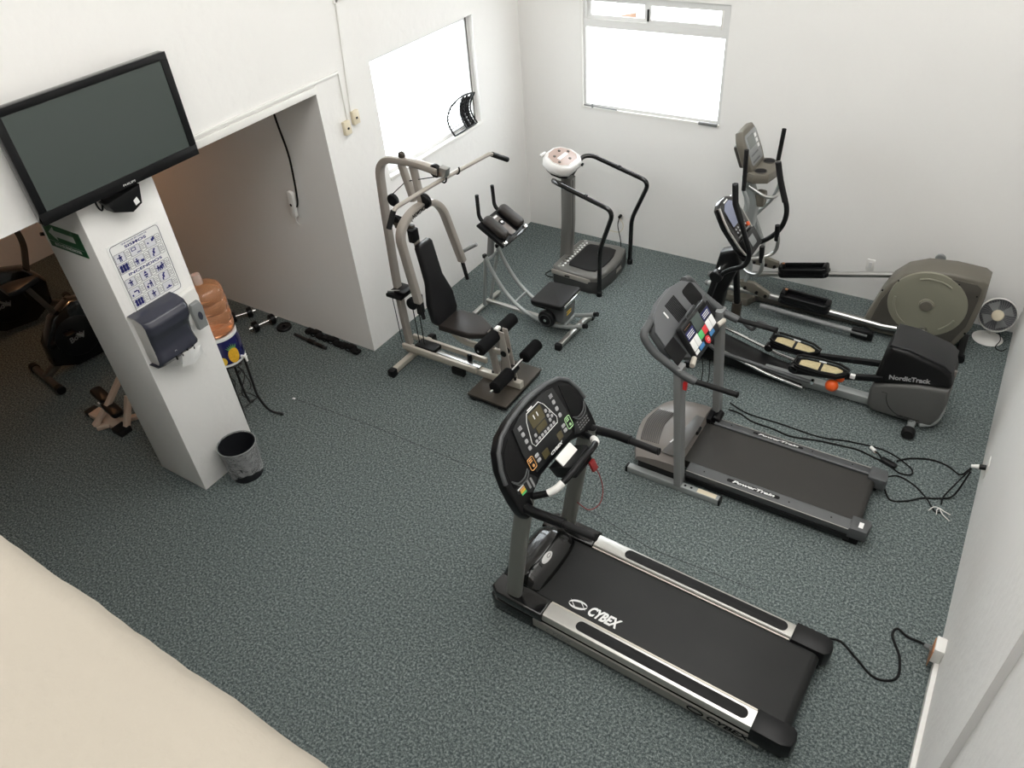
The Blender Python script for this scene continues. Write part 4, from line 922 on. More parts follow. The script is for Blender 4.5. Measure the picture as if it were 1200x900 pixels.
# elbow pads, handles, counter
MB().bar([ax(.66, .62, .03), ax(.72, .98, .03)], .06, .05, up=(0, 1, 0)).part('neck_post', 'grey_paint', A)
pd = MB().prism([(-.22, -.17), (.22, -.17), (.22, .17), (-.22, .17)], .05, M4(ax(.85, .985, .0), (0, 1, 0), (-.75, 0, .45)), .02).part('pad_tray', 'black_plastic', A)
Mt = M4(ax(.85, .985, 0), (0, 1, 0), (-.75, 0, .45))
for s in (-1, 1):
    MB().prism(rrect(.115, .29, .05, 5), .085, Mt @ Matrix.Translation((s * .135, .015, .045)), .038, seg=4).part('elbow_pad', 'brown_vinyl', A, smooth=60)
    MB().tube(fillet([Mt @ Vector((s * .135, .12, .03)), Mt @ Vector((s * .135, .21, .045)), ax(.69, 1.36 if s < 0 else 1.35, s * .13)], .06), .019, 10).part('handle', 'rubber', A)
MB().prism(rrect(.085, .26, .015), .012, Mt @ Matrix.Translation((0, 0, .05)), .003).part('counter_plate', 'hood_taupe', A)
MB().prism(circ(.034, 16), .012, Mt @ Matrix.Translation((0, .03, .06)), .003).part('counter', 'black_gloss', A)
MB().bb(-.015, .015, .02, .04, .072, .074, 0, Mt).bb(-.03, .03, .10, .12, .062, .064, 0, Mt).part('counter_label', 'white_print', A)
MB().box((0, -.16, .03), (.36, .03, .05), .01, Mt).part('front_bumper', 'black_gloss', A)
for x in (-.185, .185): MB().box((x, -.15, .05), (.05, .04, .04), .01, Mt).part('bumper_bolt', 'chrome', A)

# ================================================================ vibration platform
VX, VY = 1.25, -.77
V = thing('vibration_platform', 'dark grey vibration platform with white console and black hoop handrails in the back corner', 'exercise machine', (VX, VY, 0))
def vx(x, z, y): return Vector((x - VX, y - VY, z))
base_pl = [(-.27, -.35), (.18, -.385), (.265, -.36), (.30, -.20), (.315, 0), (.30, .20), (.265, .36), (.18, .385), (-.27, .35), (-.31, .30), (-.31, -.30)]
MB().prism(base_pl, .145, None, .012).part('base', 'vib_dark', V)
tp = MB().prism([(x * .985, y * .985) for x, y in base_pl], .075, Matrix.Translation((0, 0, .125)), .028, seg=3).part('top_shell', 'vib_grey', V)
MB().prism([(-.29, -.345), (.16, -.375), (.22, -.35), (.22, -.36), (.16, -.392), (-.29, -.36)], .055, Matrix.Translation((0, 0, .12)), .006).part('silver_band', 'vib_silver', tp)
MB().prism([(-.13, -.25), (.10, -.27), (.19, -.25), (.225, -.12), (.235, 0), (.225, .12), (.19, .25), (.10, .27), (-.13, .25), (-.15, .20), (-.15, -.20)], .022, Matrix.Translation((0, 0, .195)), .008).part('foot_mat', 'rubber', V)
for k in range(12):
    y = -.31 + k * .055
    MB().cyl((-.215, y, .198), (-.215, y, .207), .019, 10).part('massage_stud', 'chrome', tp)
    if k < 11: MB().cyl((-.185, y + .025, .198), (-.185, y + .025, .207), .013, 8).part('massage_stud', 'white_print', tp)
MB().bb(-.11, -.05, -.3885, -.383, .14, .155).part('badge', 'black_matte', tp)
MB().prism([(-.06, -.02), (.07, -.02), (.05, .025), (-.05, .025)], .003, M4((.318, .06, .10), (0, 1, 0), (0, 0, 1))).part('side_badge', 'vib_silver', tp)
MB().prism([(-.36, -.08), (-.20, -.07), (-.20, .07), (-.36, .08)], .06, Matrix.Translation((0, 0, .0)), .01).part('column_foot', 'vib_dark', V)
MB().bar([(-.305, 0, .05), (-.265, 0, .60), (-.255, 0, 1.10)], .13, .11, up=(0, 1, 0), rad=.02).part('column', 'vib_grey', V)
MB().bar([(-.242, -.02, .10), (-.200, -.02, .60), (-.190, -.02, 1.08)], .008, .008).part('column_groove', 'black_matte', V)
# console: dished white head
Mv = M4((-.31, 0, 1.285), (0, 1, .0), (-.95, 0, .30))
hp = [(-.20, -.10), (-.12, -.165), (.12, -.165), (.20, -.10), (.225, .02), (.17, .14), (.08, .185), (-.08, .185), (-.17, .14), (-.225, .02)]
hd_ = MB().prism(hp, .11, Mv @ Matrix.Translation((0, 0, -.09)), .035, seg=3).part('console', 'console_white', V, smooth=60)
MB().prism([(x * .78, y * .74 + .01) for x, y in hp], .004, Mv @ Matrix.Translation((0, 0, .019)), .001).part('console_face', 'console_pink', hd_)
MB().tube([Mv @ Vector((x * .80, y * .76 + .01, .02)) for x, y in hp], .006, 6, closed=True).part('face_rim', 'console_white', hd_)
MB().prism([(x * .8, y * .8 - .01) for x, y in hp], .05, Mv @ Matrix.Translation((0, 0, -.13)), .02).part('console_base', 'black_plastic', hd_)
for x, y in ((-.12, -.02), (-.07, .07), (.06, .09), (.13, .02), (.03, -.06)): MB().cyl(Mv @ Vector((x, y, .022)), Mv @ Vector((x, y, .028)), .016, 10).part('button', 'brown_dark', hd_)
MB().bb(-.08, .09, -.005, .035, .022, .025, 0, Mv).part('display', 'console_white', hd_)
MB().cyl(Mv @ Vector((.12, -.17, -.03)), Mv @ Vector((.12, -.185, -.03)), .018, 12).part('socket', 'black_matte', hd_)
MB().box((-.10, .19, .0), (.10, .03, .03), .012, Mv).part('antenna_tab', 'console_white', hd_)
for s in (-1, 1):
    yy = s * .375
    MB().tube(fillet([(.305, yy, .02), (.31, yy, .56), (.50 if s > 0 else .46, yy, 1.02), (-.17, yy, 1.20), (-.26, yy * .86, 1.195), (-.285, s * .06, 1.03)], [.09, .10, .12, .10], 7), .024, 12).part('handrail', 'black_gloss', V)
    MB().cyl((.305, yy, 0), (.305, yy, .06), .032, 12, bev=.005).part('rail_foot', 'black_plastic', V)
    MB().cyl((.138, yy, 1.119), (.162, yy, 1.1125), .027, 12).part('rail_joint', 'black_plastic', V)
MB().tube(spline([(-.31, -.02, .09), (-.40, -.10, .01), (-.44, -.24, .008), (-.34, -.27, .008), (-.28, -.2, .05)]), .006, 6).part('cord', 'black_matte', V)
attach(MB().tube(spline([(1.247, -.05, .35), (1.25, -.09, .26), (1.30, -.12, .12), (1.33, -.16, .02), (1.36, -.26, .008), (1.38, -.36, .02)]), .006, 6).part('power_cord', 'black_matte'), V)
attach(MB().tube(spline([(1.25, -.045, .34), (1.30, -.06, .28), (1.28, -.03, .20), (1.24, -.05, .16), (1.10, -.04, .15)]), .004, 6).part('power_cord', 'cream_plastic'), V)
# ================================================================ television on the beam
t = thing('television', 'flat black television mounted on the beam above the pillar', 'television', (.002, -4.885, 2.575))
Mt = M4((.115, 0, .335), (0, 1, 0), (0.0, 0, 1))
tv = MB().prism(rrect(1.15, .67, .012), .055, Mt @ Matrix.Translation((0, 0, -.055)), .004).part('casing', 'black_gloss', t)
MB().bb(-.525, .525, -.265, .292, .0005, .0015, 0, Mt).part('screen', 'tv_screen', t)
fr = MB()
for a in ((-.575, .575, .292, .335), (-.575, .575, -.335, -.265), (-.575, -.525, -.265, .292), (.525, .575, -.265, .292)): fr.bb(a[0], a[1], a[2], a[3], 0, .008, .002, Mt)
fr.part('bezel', 'black_plastic', t)
tx = MB(); text(tx, 'PHILIPS', Mt @ Matrix.Translation((.02, -.315, .0085)), .018, .09); tx.part('lettering', 'white_print', t)
MB().bb(.0, .062, -.20, .20, .20, .46, .006).part('wall_bracket', 'grey_paint', t)
MB().tube(spline([(.06, -.20, .06), (.05, -.20, -.05), (.03, -.17, -.10), (.02, -.14, -.04), (.01, -.12, .0)]), .006, 6).part('cable', 'black_matte', t)
t = thing('speaker_box', 'black angular box fixed under the television on the pillar', 'speaker', (0.0, -4.92, 2.405))
MB().prism([(-.13, .12), (.13, .150), (.10, .03), (.02, .0), (-.10, .05)], .10, M4((.005, 0, 0), (0, 1, 0), (0, 0, 1)), .01).part('body', 'black_plastic', t)
MB().prism([(.05, .035), (.085, .045), (.075, .085), (.045, .07)], .003, M4((.104, 0, 0), (0, 1, 0), (0, 0, 1))).part('label', 'white_print', t)

# ---------------------------------------------------------------- posters on the pillar
t = thing('evacuation_sign', 'green evacuation route sign with a white left arrow on the pillar side', 'sign', (-.32, -5.20, 2.165))
Ms = M4((0, -.004, 0), (1, 0, 0), (0, 0, 1))
MB().bb(-.212, .215, 0, .178, -.004, 0, 0, Ms).part('board', 'sign_green', t)
MB().add([Ms @ Vector((x, y, .0006)) for x, y in ((-.165, .115), (-.085, .168), (-.085, .140), (.135, .140), (.135, .092), (-.085, .092), (-.085, .062))], [(0, 1, 2, 3, 4, 5, 6)]).part('arrow', 'sign_print', t)
tx = MB(); text(tx, 'RUTA DE EVACUACION', Ms @ Matrix.Translation((.0, .026, .0006)), .034, .30); tx.bb(-.2, .2, .048, .050, 0, .0006, 0, Ms); tx.part('lettering', 'sign_print', t)

t = thing('safety_poster', 'white earthquake and fire instruction poster with blue pictograms on the pillar', 'poster', (0, -4.92, 1.70))
Mq = M4((.003, 0, 0), (0, 1, 0), (0, 0, 1))
MB().bb(-.205, .20, 0, .53, -.003, 0, 0, Mq).part('sheet', 'paper', t)
z_ = .0004
ln = MB(); pic = MB(); fld = MB()
def rect_line(x0, x1, y0, y1, r=.004, w=.0014):
    c = rrect(x1 - x0, y1 - y0, r, 2); ln.tube([Mq @ Vector(((x0 + x1) / 2 + a, (y0 + y1) / 2 + b, z_)) for a, b in c], w * 1.6, 4, closed=True)
rect_line(-.188, .190, .012, .518, .02)
def quad(mb, x0, x1, y0, y1, z=z_): mb.add([Mq @ Vector((x, y, z)) for x, y in ((x0, y0), (x1, y0), (x1, y1), (x0, y1))], [(0, 1, 2, 3)])
def man(x, y, h=.05, arms=0):
    n = 8
    pic.add([Mq @ Vector((x + .007 * math.cos(2 * math.pi * k / n), y + h * .86 + .007 * math.sin(2 * math.pi * k / n), .0012)) for k in range(n)], [tuple(range(n))])
    quad(pic, x - .009, x + .009, y + h * .38, y + h * .70, .0012); quad(pic, x - .009, x - .002, y, y + h * .38, .0012); quad(pic, x + .002, x + .009, y, y + h * .38, .0012)
    quad(pic, x - .022 + arms, x + .016 + arms, y + h * .52, y + h * .66, .0012)
cx_ = [-.160, -.040, .082]
rows_s = [(.395, 0), (.318, 1)]; rows_f = [(.205, 2), (.128, 3), (.050, 4)]
def stairs(x, y):
    for k in range(3): quad(pic, x - .03 + k * .021, x - .012 + k * .021, y, y + .052, .0012)
    quad(pic, x - .034, x + .034, y + .01, y + .016, .0012); quad(pic, x - .034, x + .034, y + .035, y + .041, .0012)
pics = {(0, 0): 'man', (0, 1): 'stairs', (1, 0): 'table', (1, 1): 'two', (2, 0): 'bits', (2, 1): 'crouch', (0, 2): 'man', (0, 3): 'phone', (0, 4): 'stairs', (1, 2): 'alarm', (1, 3): 'ext', (1, 4): 'walk', (2, 2): 'group', (2, 3): 'crouch', (2, 4): 'lie'}
for y, r in rows_s + rows_f:
    for c, x in enumerate(cx_):
        quad(fld, x - .022, x + .056, y - .004, y + .062); rect_line(x - .022, x + .054, y - .004, y + .062, .004, .0008)
        rect_line(x + .060, x + .094, y - .004, y + .062, .004, .0008)
        for k in range(4): quad(ln, x + .065, x + .090 - .006 * (k % 2), y + .012 + k * .011, y + .0155 + k * .011, .0008)
        px_ = x + .018; p = pics[(c, r)]
        if p == 'man': man(px_, y + .004)
        elif p == 'stairs': stairs(px_, y + .004)
        elif p == 'group': man(px_ + .016, y + .006, .048); man(px_ - .02, y + .004, .040); man(px_ + .0, y + .003, .03)
        elif p == 'ext': man(px_ + .01, y + .004, .052, -.006); quad(pic, px_ - .028, px_ - .014, y + .006, y + .026, .0012)
        elif p == 'two': man(px_ - .02, y + .006, .045); quad(pic, px_ + .006, px_ + .032, y + .01, y + .028, .0012)
        elif p == 'table': quad(pic, px_ - .03, px_ + .006, y + .03, y + .055, .0012); quad(fld, px_ - .024, px_, y + .035, y + .05, .0016); quad(pic, px_ + .005, px_ + .032, y + .006, y + .012, .0012)
        elif p == 'bits': quad(pic, px_ - .028, px_ - .016, y + .025, y + .035, .0012); quad(pic, px_ + .008, px_ + .024, y + .03, y + .05, .0012); quad(pic, px_ + .02, px_ + .034, y + .036, y + .058, .0012)
        elif p == 'alarm':
            pic.add([Mq @ Vector((px_ + a, y + b, .0012)) for a, b in ((-.014, .038), (.014, .038), (0, .058))], [(0, 1, 2)]); quad(pic, px_ - .015, px_ + .015, y + .02, y + .033, .0012); quad(pic, px_ - .010, px_ + .010, y + .006, y + .016, .0012)
        elif p == 'walk': man(px_, y + .004, .052, .004)
        elif p == 'lie': quad(pic, px_ - .02, px_ + .024, y + .010, y + .020, .0012); quad(pic, px_ - .002, px_ + .012, y + .02, y + .03, .0012)
        elif p == 'phone': quad(pic, px_ - .03, px_ - .018, y + .006, y + .02, .0012); quad(pic, px_ - .01, px_ + .02, y + .03, y + .04, .0012); quad(pic, px_ + .018, px_ + .028, y + .01, y + .034, .0012)
        else:
            quad(pic, px_ - .014, px_ + .002, y + .02, y + .045, .0012); quad(pic, px_ - .02, px_ - .010, y + .004, y + .024, .0012); quad(pic, px_ - .006, px_ + .010, y + .045, y + .056, .0012)
tx = MB(); text(tx, 'QUE HACER EN CASO DE', Mq @ Matrix.Translation((0, .503, .0008)), .013, .20); text(tx, 'SISMOS', Mq @ Matrix.Translation((.0, .478, .0008)), .026, .17, 0, .0006); text(tx, 'INCENDIOS', Mq @ Matrix.Translation((.0, .290, .0008)), .026, .27, 0, .0006)
fld.part('picture_fields', 'pictogram_field', t, kind='stuff'); pic.part('pictograms', 'navy_print', t, kind='stuff'); ln.part('ruled_lines', 'line_print', t, kind='stuff'); tx.part('lettering', 'navy_print', t)

# ---------------------------------------------------------------- dispensers
t = thing('towel_dispenser', 'dark blue-grey paper towel dispenser under the poster on the pillar', 'dispenser', (0, -5.01, 1.31))
def disp(u, v):
    # v: profile around front; u: across
    prof = [(.0, .0), (.13, .005), (.165, .05), (.15, .14), (.16, .22), (.20, .30), (.205, .36), (.18, .40), (.10, .42), (0, .42)]
    k = v * 9; i = min(int(k), 8); f = k - i; a, b = prof[i], prof[i + 1]
    x = a[0] + (b[0] - a[0]) * f; z = a[1] + (b[1] - a[1]) * f
    y = -.18 + .36 * u
    e = 1 - .18 * abs(2 * u - 1) ** 8
    wd = 1.0 if z > .30 else 1.0 - .10 * math.sin(math.pi * min(1, z / .30))
    return (x * e, y * wd, z)
dd = MB().grid(disp, 24, 36)
db = dd.part('cover', 'dispenser', t, smooth=60)
MB().bb(.0, .13, -.168, .168, .01, .41, .02).part('body', 'white_plastic', t)
for k in range(4): MB().bb(.150, .166, -.05 + .05 * k, -.040 + .05 * k, .012, .05, .004).part('tooth', 'black_plastic', db)
tx = MB(); text(tx, 'o', M4((.1595, -.03, .085), (0, 1, 0), (.05, 0, 1)), .035); text(tx, 'Kimberly', M4((.158, -.03, .065), (0, 1, 0), (.05, 0, 1)), .016, .07); tx.part('lettering', 'grey_button', db)
def sheet(u, v):
    y = .0 + .17 * u; return (.165 - .03 * v + .012 * math.sin(u * 5), y - .02 * v + .03 * u * v, .04 - .135 * v + .012 * math.sin(u * 7 + 1) * v)
MB().grid(sheet, 10, 8).part('paper_towel', 'paper', t)
MB().prism([(-.005, -.07), (.12, -.085), (.17, .0), (.02, .03)], .05, M4((.10, 0, .0), (0, 1, 0), (0, 0, 1)), .012).part('towel_fold', 'paper', t)
t = thing('soap_dispenser', 'white and grey soap dispenser at the pillar edge beside the towel dispenser', 'dispenser', (0, -4.73, 1.38))
MB().prism([(-.075, .04), (-.095, .20), (-.075, .30), (.060, .31), (.075, .24), (.055, .05)], .06, M4((0, 0, 0), (0, 1, 0), (0, 0, 1)), .015).part('body', 'white_plastic', t)
MB().prism([(-.04, .0), (-.05, .17), (-.035, .215), (.035, .22), (.05, .17), (.04, .0)], .05, M4((.05, 0, 0), (0, 1, 0), (0, 0, 1)), .012).part('push_bar', 'dispenser_grey', t)
MB().prism([(.018 * math.cos(a), .035 * math.sin(a)) for a in [2 * math.pi * k / 16 for k in range(16)]], .004, M4((.101, 0, .11), (0, 1, 0), (0, 0, 1))).part('window_slot', 'dispenser', t)

# ---------------------------------------------------------------- waste bin with liner
t = thing('waste_bin', 'black round waste bin with a clear plastic liner at the foot of the pillar', 'bin', (.163, -4.885, 0))
MB().lathe([(0, .003), (.122, .003), (.130, .01), (.152, .335), (.147, .335), (.125, .015), (0, .012)], 32).part('bin', 'bin_black', t)
def liner(u, v):
    a = 2 * math.pi * u; z = .345 - .27 * v; r = .158 - .016 * v + .006 * math.sin(a * 5 + v * 4) * v + .005 * math.sin(a * 11 - v * 7) * v
    return (r * math.cos(a), r * math.sin(a), z - .02 * v * math.sin(a * 3))
MB().grid(liner, 72, 12).part('liner', 'liner', t, smooth=80)
MB().tube([(.155 * math.cos(a), .155 * math.sin(a), .342) for a in [2 * math.pi * k / 32 for k in range(32)]], .004, 6, closed=True).part('liner_rim', 'dispenser_grey', t)

# ---------------------------------------------------------------- water crock on iron stand
SX, SY = -.33, -4.40
t = thing('plant_stand', 'black wrought iron stand carrying the painted water crock', 'stand', (SX, SY, 0))
MB().tube([(.135 * math.cos(a), .135 * math.sin(a), .705) for a in [2 * math.pi * k / 28 for k in range(28)]], .010, 6, closed=True).part('top_ring', 'wrought_iron', t)
MB().tube([(.13 * math.cos(a), .13 * math.sin(a), .25) for a in [math.pi / 4 + math.pi / 2 * k for k in range(4)]], .007, 6, closed=True).part('lower_ring', 'wrought_iron', t)
for k in range(4):
    a = math.pi / 4 + math.pi / 2 * k; c, s = math.cos(a), math.sin(a)
    MB().tube(spline([(.135 * c, .135 * s, .705), (.132 * c, .132 * s, .45), (.135 * c, .135 * s, .25), (.19 * c, .19 * s, .08), (.285 * c, .285 * s, .012)]), .0115, 8).part('leg', 'wrought_iron', t)
    MB().cyl((.28 * c, .28 * s, 0), (.28 * c, .28 * s, .016), .016, 10).part('foot', 'wrought_iron', t)
for k in range(4):
    a = math.pi / 2 * k; nrm = Vector((math.cos(a), math.sin(a), 0)); tg = Vector((-math.sin(a), math.cos(a), 0))
    pts = []
    for i in range(30):
        u = i / 29; ph = u * 2 * math.pi * 1.0
        z = .66 - .36 * u; w_ = .045 * math.sin(ph)
        pts.append(nrm * .10 + tg * w_ + Vector((0, 0, z)))
    sp = [nrm * .10 + tg * (.0 + .022 * math.cos(b) * (1 - b / 14)) + Vector((0, 0, .60 + .022 * math.sin(b) * (1 - b / 14))) for b in [j * .5 for j in range(20)]]
    MB().tube(pts, .005, 5).tube(sp, .004, 5).part('scroll', 'wrought_iron', t)
t = thing('water_crock', 'navy glazed water crock painted with a pineapple, on the iron stand', 'crock', (SX, SY, .72))
cr = MB().lathe([(0, .0), (.13, .0), (.152, .012), (.160, .10), (.160, .20), (.152, .262), (.140, .262), (.140, .20), (0, .19)], 36).part('body', 'glaze_navy', t)
MB().lathe([(.150, .255), (.156, .262), (.156, .285), (.140, .29), (.125, .285), (.13, .25)], 36).part('rim', 'glaze_white', t)
MB().lathe([(.132, .0), (.158, .010), (.1625, .028), (.1615, .034), (.155, .012)], 36).part('foot_band', 'glaze_white', t)
def oncyl(a, z, r=.1625): return Vector((r * math.cos(a), r * math.sin(a), z))
def patch(a0, z0, wa, hz, n, r): 
    return [oncyl(a0 + wa * math.cos(2 * math.pi * k / n), z0 + hz * math.sin(2 * math.pi * k / n), r) for k in range(n)]
A0 = R(-8)
mb = MB(); p = patch(A0, .105, .30, .075, 20, .1628); mb.add([oncyl(A0, .105, .168)] + p, [(0, 1 + k, 1 + (k + 1) % 20) for k in range(20)]); mb.part('painted_pineapple', 'pineapple_yellow', t)
mb = MB()
for j in range(7):
    b = A0 + (j - 3) * .085; mb.add([oncyl(A0 + (j - 3) * .05 - .05, .165, .1632), oncyl(A0 + (j - 3) * .05 + .05, .165, .1632), oncyl(b + (j - 3) * .03, .225 - abs(j - 3) * .009, .1632)], [(0, 1, 2)])
mb.part('painted_leaves', 'leaf_green', t)
mb = MB(); p = patch(A0 - .62, .075, .20, .04, 16, .1628); mb.add([oncyl(A0 - .62, .075, .166)] + p, [(0, 1 + k, 1 + (k + 1) % 16) for k in range(16)]); p = patch(A0 - 1.0, .07, .16, .035, 16, .1628); mb.add([oncyl(A0 - 1.0, .07, .166)] + p, [(0, 1 + k, 1 + (k + 1) % 16) for k in range(16)]); mb.part('painted_fruit', 'yellow', t)
tp_ = MB().cyl(oncyl(A0 + .42, .045, .155), oncyl(A0 + .42, .045, .205), .013, 10).cyl(oncyl(A0 + .42, .045, .195) + Vector((0, 0, .015)), oncyl(A0 + .42, .0, .20), .010, 10)
tp_.cyl(oncyl(A0 + .42 - .10, .06, .195), oncyl(A0 + .42 + .10, .06, .195), .006, 8).part('tap', 'white_plastic', t)
t = thing('water_bottle', 'amber-tinted ribbed water bottle standing on the painted crock', 'bottle', (SX, SY, 1.01))
prof = [(.0, .0), (.130, .0), (.155, .02), (.160, .09), (.152, .102), (.160, .115), (.162, .20), (.154, .212), (.162, .225), (.162, .30), (.154, .312), (.161, .325), (.160, .375), (.146, .415), (.11, .440), (.06, .452), (.035, .460)]
MB().lathe(prof, 40).part('body', 'water_amber', t, smooth=60)
MB().lathe([(.038, .452), (.036, .50), (.033, .54), (.0, .543)], 20).part('neck', 'clear_pet', t)

# ---------------------------------------------------------------- weights on the floor inside the opening
def dumbbell(p0, p1, lab):
    p0 = Vector(p0); p1 = Vector(p1); d = (p1 - p0).normalized(); L = (p1 - p0).length; c = (p0 + p1) / 2
    t = thing('dumbbell', lab, 'dumbbell', (c.x, c.y, 0), math.degrees(math.atan2(d.y, d.x)), 'chrome dumbbells on the carpet')
    z = .062
    MB().cyl((-L / 2, 0, z), (L / 2, 0, z), .012, 12).part('bar', 'chrome', t)
    for s in (-1, 1):
        pl_ = MB().cyl((s * (L / 2 - .10), 0, z), (s * (L / 2 - .045), 0, z), .060, 20, bev=.008).part('plate', 'black_plastic', t)
        MB().lathe([(.044, -.0), (.050, .003), (.044, .006)], 18, M4((s * (L / 2 - .045), 0, z), (0, 1, 0), (0, 0, 1) if s > 0 else (0, 0, -1))).part('plate_ring', 'chrome', pl_)
        MB().cyl((s * (L / 2 - .045), 0, z), (s * (L / 2 - .015), 0, z), .022, 12, bev=.003).part('collar', 'chrome', t)
dumbbell((-1.40, -3.42, 0), (-1.30, -3.10, 0), 'chrome dumbbell with black plates lying nearer the opening')
dumbbell((-1.78, -3.40, 0), (-1.62, -3.12, 0), 'chrome dumbbell with black plates half hidden behind the water bottle')
o = MB().lathe([(.02, 0), (.075, 0), (.082, .008), (.082, .022), (.075, .03), (.05, .022), (.03, .028), (.02, .028), (.02, 0)], 28).part('weight_plate', 'black_plastic'); o.location = (-1.15, -3.17, 0); tag(o, 'small black weight plate lying flat by the inner wall', 'weight plate')
t = thing('pulldown_bar', 'black pulldown bar with a coupling lying on the carpet near the dumbbells', 'bar', (-.70, -3.235, 0), -4)
MB().cyl((-.24, .0, .02), (.24, .0, .02), .018, 12, bev=.003).part('bar', 'charcoal_plastic', t)
MB().cyl((-.02, 0, .022), (.06, 0, .022), .028, 12, bev=.004).cyl((.10, 0, .02), (.2, 0, .02), .022, 12, bev=.004).part('coupling', 'black_plastic', t)
t = thing('strap_bundle', 'heap of black ankle straps and rope handles along the foot of the inner wall', 'straps', (-.45, -3.12, 0), -3)
for i in range(9):
    x = -.38 + i * .085
    MB().box((x, .015 * math.sin(i * 2.1) , .022), (.10, .07, .035), .010, Matrix.Rotation(R(random.uniform(-25, 25)), 4, 'Z') if False else None).part('strap', 'black_matte', t)
    MB().tube([Vector((x + .03 * math.cos(a), -.03 + .03 * math.sin(a), .03 + .012 * math.sin(2 * a))) for a in [k * .6 for k in range(11)]], .006, 5).part('rope_loop', 'black_foam', t)
o = MB().prism([(-.015, -.008), (.018, -.004), (.010, .012), (-.01, .008)], .003, None).part('paper_scrap', 'paper'); o.location = (-.2, -3.98, .001); tag(o, 'tiny pale scrap on the carpet at the start of the seam', 'scrap')

# ---------------------------------------------------------------- floor fan in the back right corner
t = thing('desk_fan', 'small round white fan standing on the floor in the right back corner', 'fan', (5.14, -.21, 0))
MB().lathe([(0, 0), (.125, 0), (.13, .008), (.10, .022), (.03, .035), (0, .036)], 32).part('base', 'white_plastic', t)
MB().tube(spline([(.0, .06, .03), (.02, .07, .12), (.01, .05, .24)]), .018, 8).part('neck', 'white_plastic', t)
Mf = M4((.01, -.01, .275), (1, 0, .02), (-.05, .42, .9))
MB().lathe([(.150, -.05), (.158, -.04), (.158, .0), (.150, .012), (.146, 0), (.146, -.04)], 36, Mf).part('ring', 'white_plastic', t)
MB().lathe([(0, -.05), (.146, -.045), (.146, -.043), (0, -.046)], 32, Mf).part('back_plate', 'fan_dark', t)
gr = MB()
for k in range(40):
    a = 2 * math.pi * k / 40; gr.tube([Mf @ Vector((.05 * math.cos(a), .05 * math.sin(a), .026)), Mf @ Vector((.11 * math.cos(a + .12), .11 * math.sin(a + .12), .022)), Mf @ Vector((.150 * math.cos(a + .2), .150 * math.sin(a + .2), .004))], .0016, 4)
gr.part('guard_wires', 'dispenser_grey', t, kind='stuff')
MB().lathe([(0, .036), (.045, .032), (.052, .022), (.05, .016), (0, .016)], 24, Mf).part('hub_cap', 'cream_plastic', t)
for k in range(4):
    a = math.pi / 2 * k + .4
    MB().add([Mf @ Vector((.03 * math.cos(a), .03 * math.sin(a), -.01)), Mf @ Vector((.13 * math.cos(a - .3), .13 * math.sin(a - .3), -.02)), Mf @ Vector((.13 * math.cos(a + .5), .13 * math.sin(a + .5), .0)), Mf @ Vector((.03 * math.cos(a + .9), .03 * math.sin(a + .9), .005))], [(0, 1, 2, 3)]).part('blade', 'dispenser_grey', t)
MB().tube(spline([(.06, .03, .10), (.10, -.06, .06), (.08, -.12, .01), (.13, -.16, .008), (.17, -.10, .008)]), .004, 5).part('cord', 'black_matte', t)

# ---------------------------------------------------------------- black wire back support leaning in the left window
t = thing('lumbar_support', 'curved black wire lumbar backrest leaning in the corner of the left window', 'backrest', (-.02, -1.02, 1.58))
def bk(u, v): return Vector((.045 - .075 * math.sin(math.pi * (.08 + .84 * v)), -.31 + .40 * u - .02 * math.sin(math.pi * v), .012 + .31 * v + .03 * math.sin(math.pi * u) * v))
MB().tube([bk(k / 12, 0) for k in range(13)] + [bk(1, k / 8) for k in range(1, 9)] + [bk(1 - k / 12, 1) for k in range(1, 13)] + [bk(0, 1 - k / 8) for k in range(1, 8)], .010, 6, closed=True).part('frame_wire', 'black_plastic', t)
for j in range(1, 10): MB().tube([bk(k / 10, j / 10) for k in range(11)], .005, 5).part('cross_wire', 'black_plastic', t)
for u0 in (.62, .80):
    for j in range(9): MB().tube([bk(u0, .05 + j * .1) + Vector((.004, .014 * math.cos(a), .014 * math.sin(a))) for a in [k * math.pi / 4 for k in range(8)]], .010, 5, closed=True).part('massage_ring', 'black_plastic', t)
for u0 in (.55, .71, .90): MB().tube([bk(u0, k / 8) for k in range(9)], .011, 5).part('spine_wire', 'black_plastic', t)

# ---------------------------------------------------------------- power cords on the carpet
def cord(pts, r, owner, m='black_matte'):
    return attach(MB().tube(spline(pts), r, 6).part('power_cord', m), owner)
z = .008
cord([(4.70, -4.12, .03), (4.79, -4.08, z), (4.90, -4.15, z), (5.03, -4.23, z), (5.14, -4.17, z), (5.13, -4.02, z), (5.06, -3.88, z), (5.075, -3.81, z), (5.14, -3.84, z), (5.22, -3.86, .03), (5.265, -3.95, .13)], .008, T1)
attach(MB().cyl((5.245, -3.925, .10), (5.27, -3.965, .15), .018, 10).part('plug', 'grey_paint'), T1)
cord([(3.40, -2.30, .03), (3.50, -2.28, z), (3.62, -2.33, z), (3.80, -2.34, z), (3.96, -2.36, z), (4.16, -2.31, z), (4.36, -2.28, z), (4.48, -2.27, z), (4.60, -2.30, z), (4.66, -2.31, .012)], .007, N)
cord([(3.38, -2.20, .02), (3.56, -2.25, z), (3.85, -2.25, z), (4.16, -2.26, z), (4.40, -2.20, z), (4.66, -2.18, z), (4.86, -2.28, z), (4.88, -2.36, z), (4.80, -2.38, z), (4.72, -2.33, z), (4.66, -2.31, .016)], .006, N)
o = cord([(4.76, -2.27, .02), (4.84, -2.18, z), (4.98, -2.12, z), (5.10, -2.13, z), (5.20, -2.20, .02), (5.235, -2.33, .22)], .007, N)
cord([(4.705, -2.56, .09), (4.72, -2.48, z), (4.80, -2.42, z), (4.92, -2.46, z), (5.02, -2.55, z), (5.10, -2.66, z), (5.14, -2.66, z)], .006, T2)
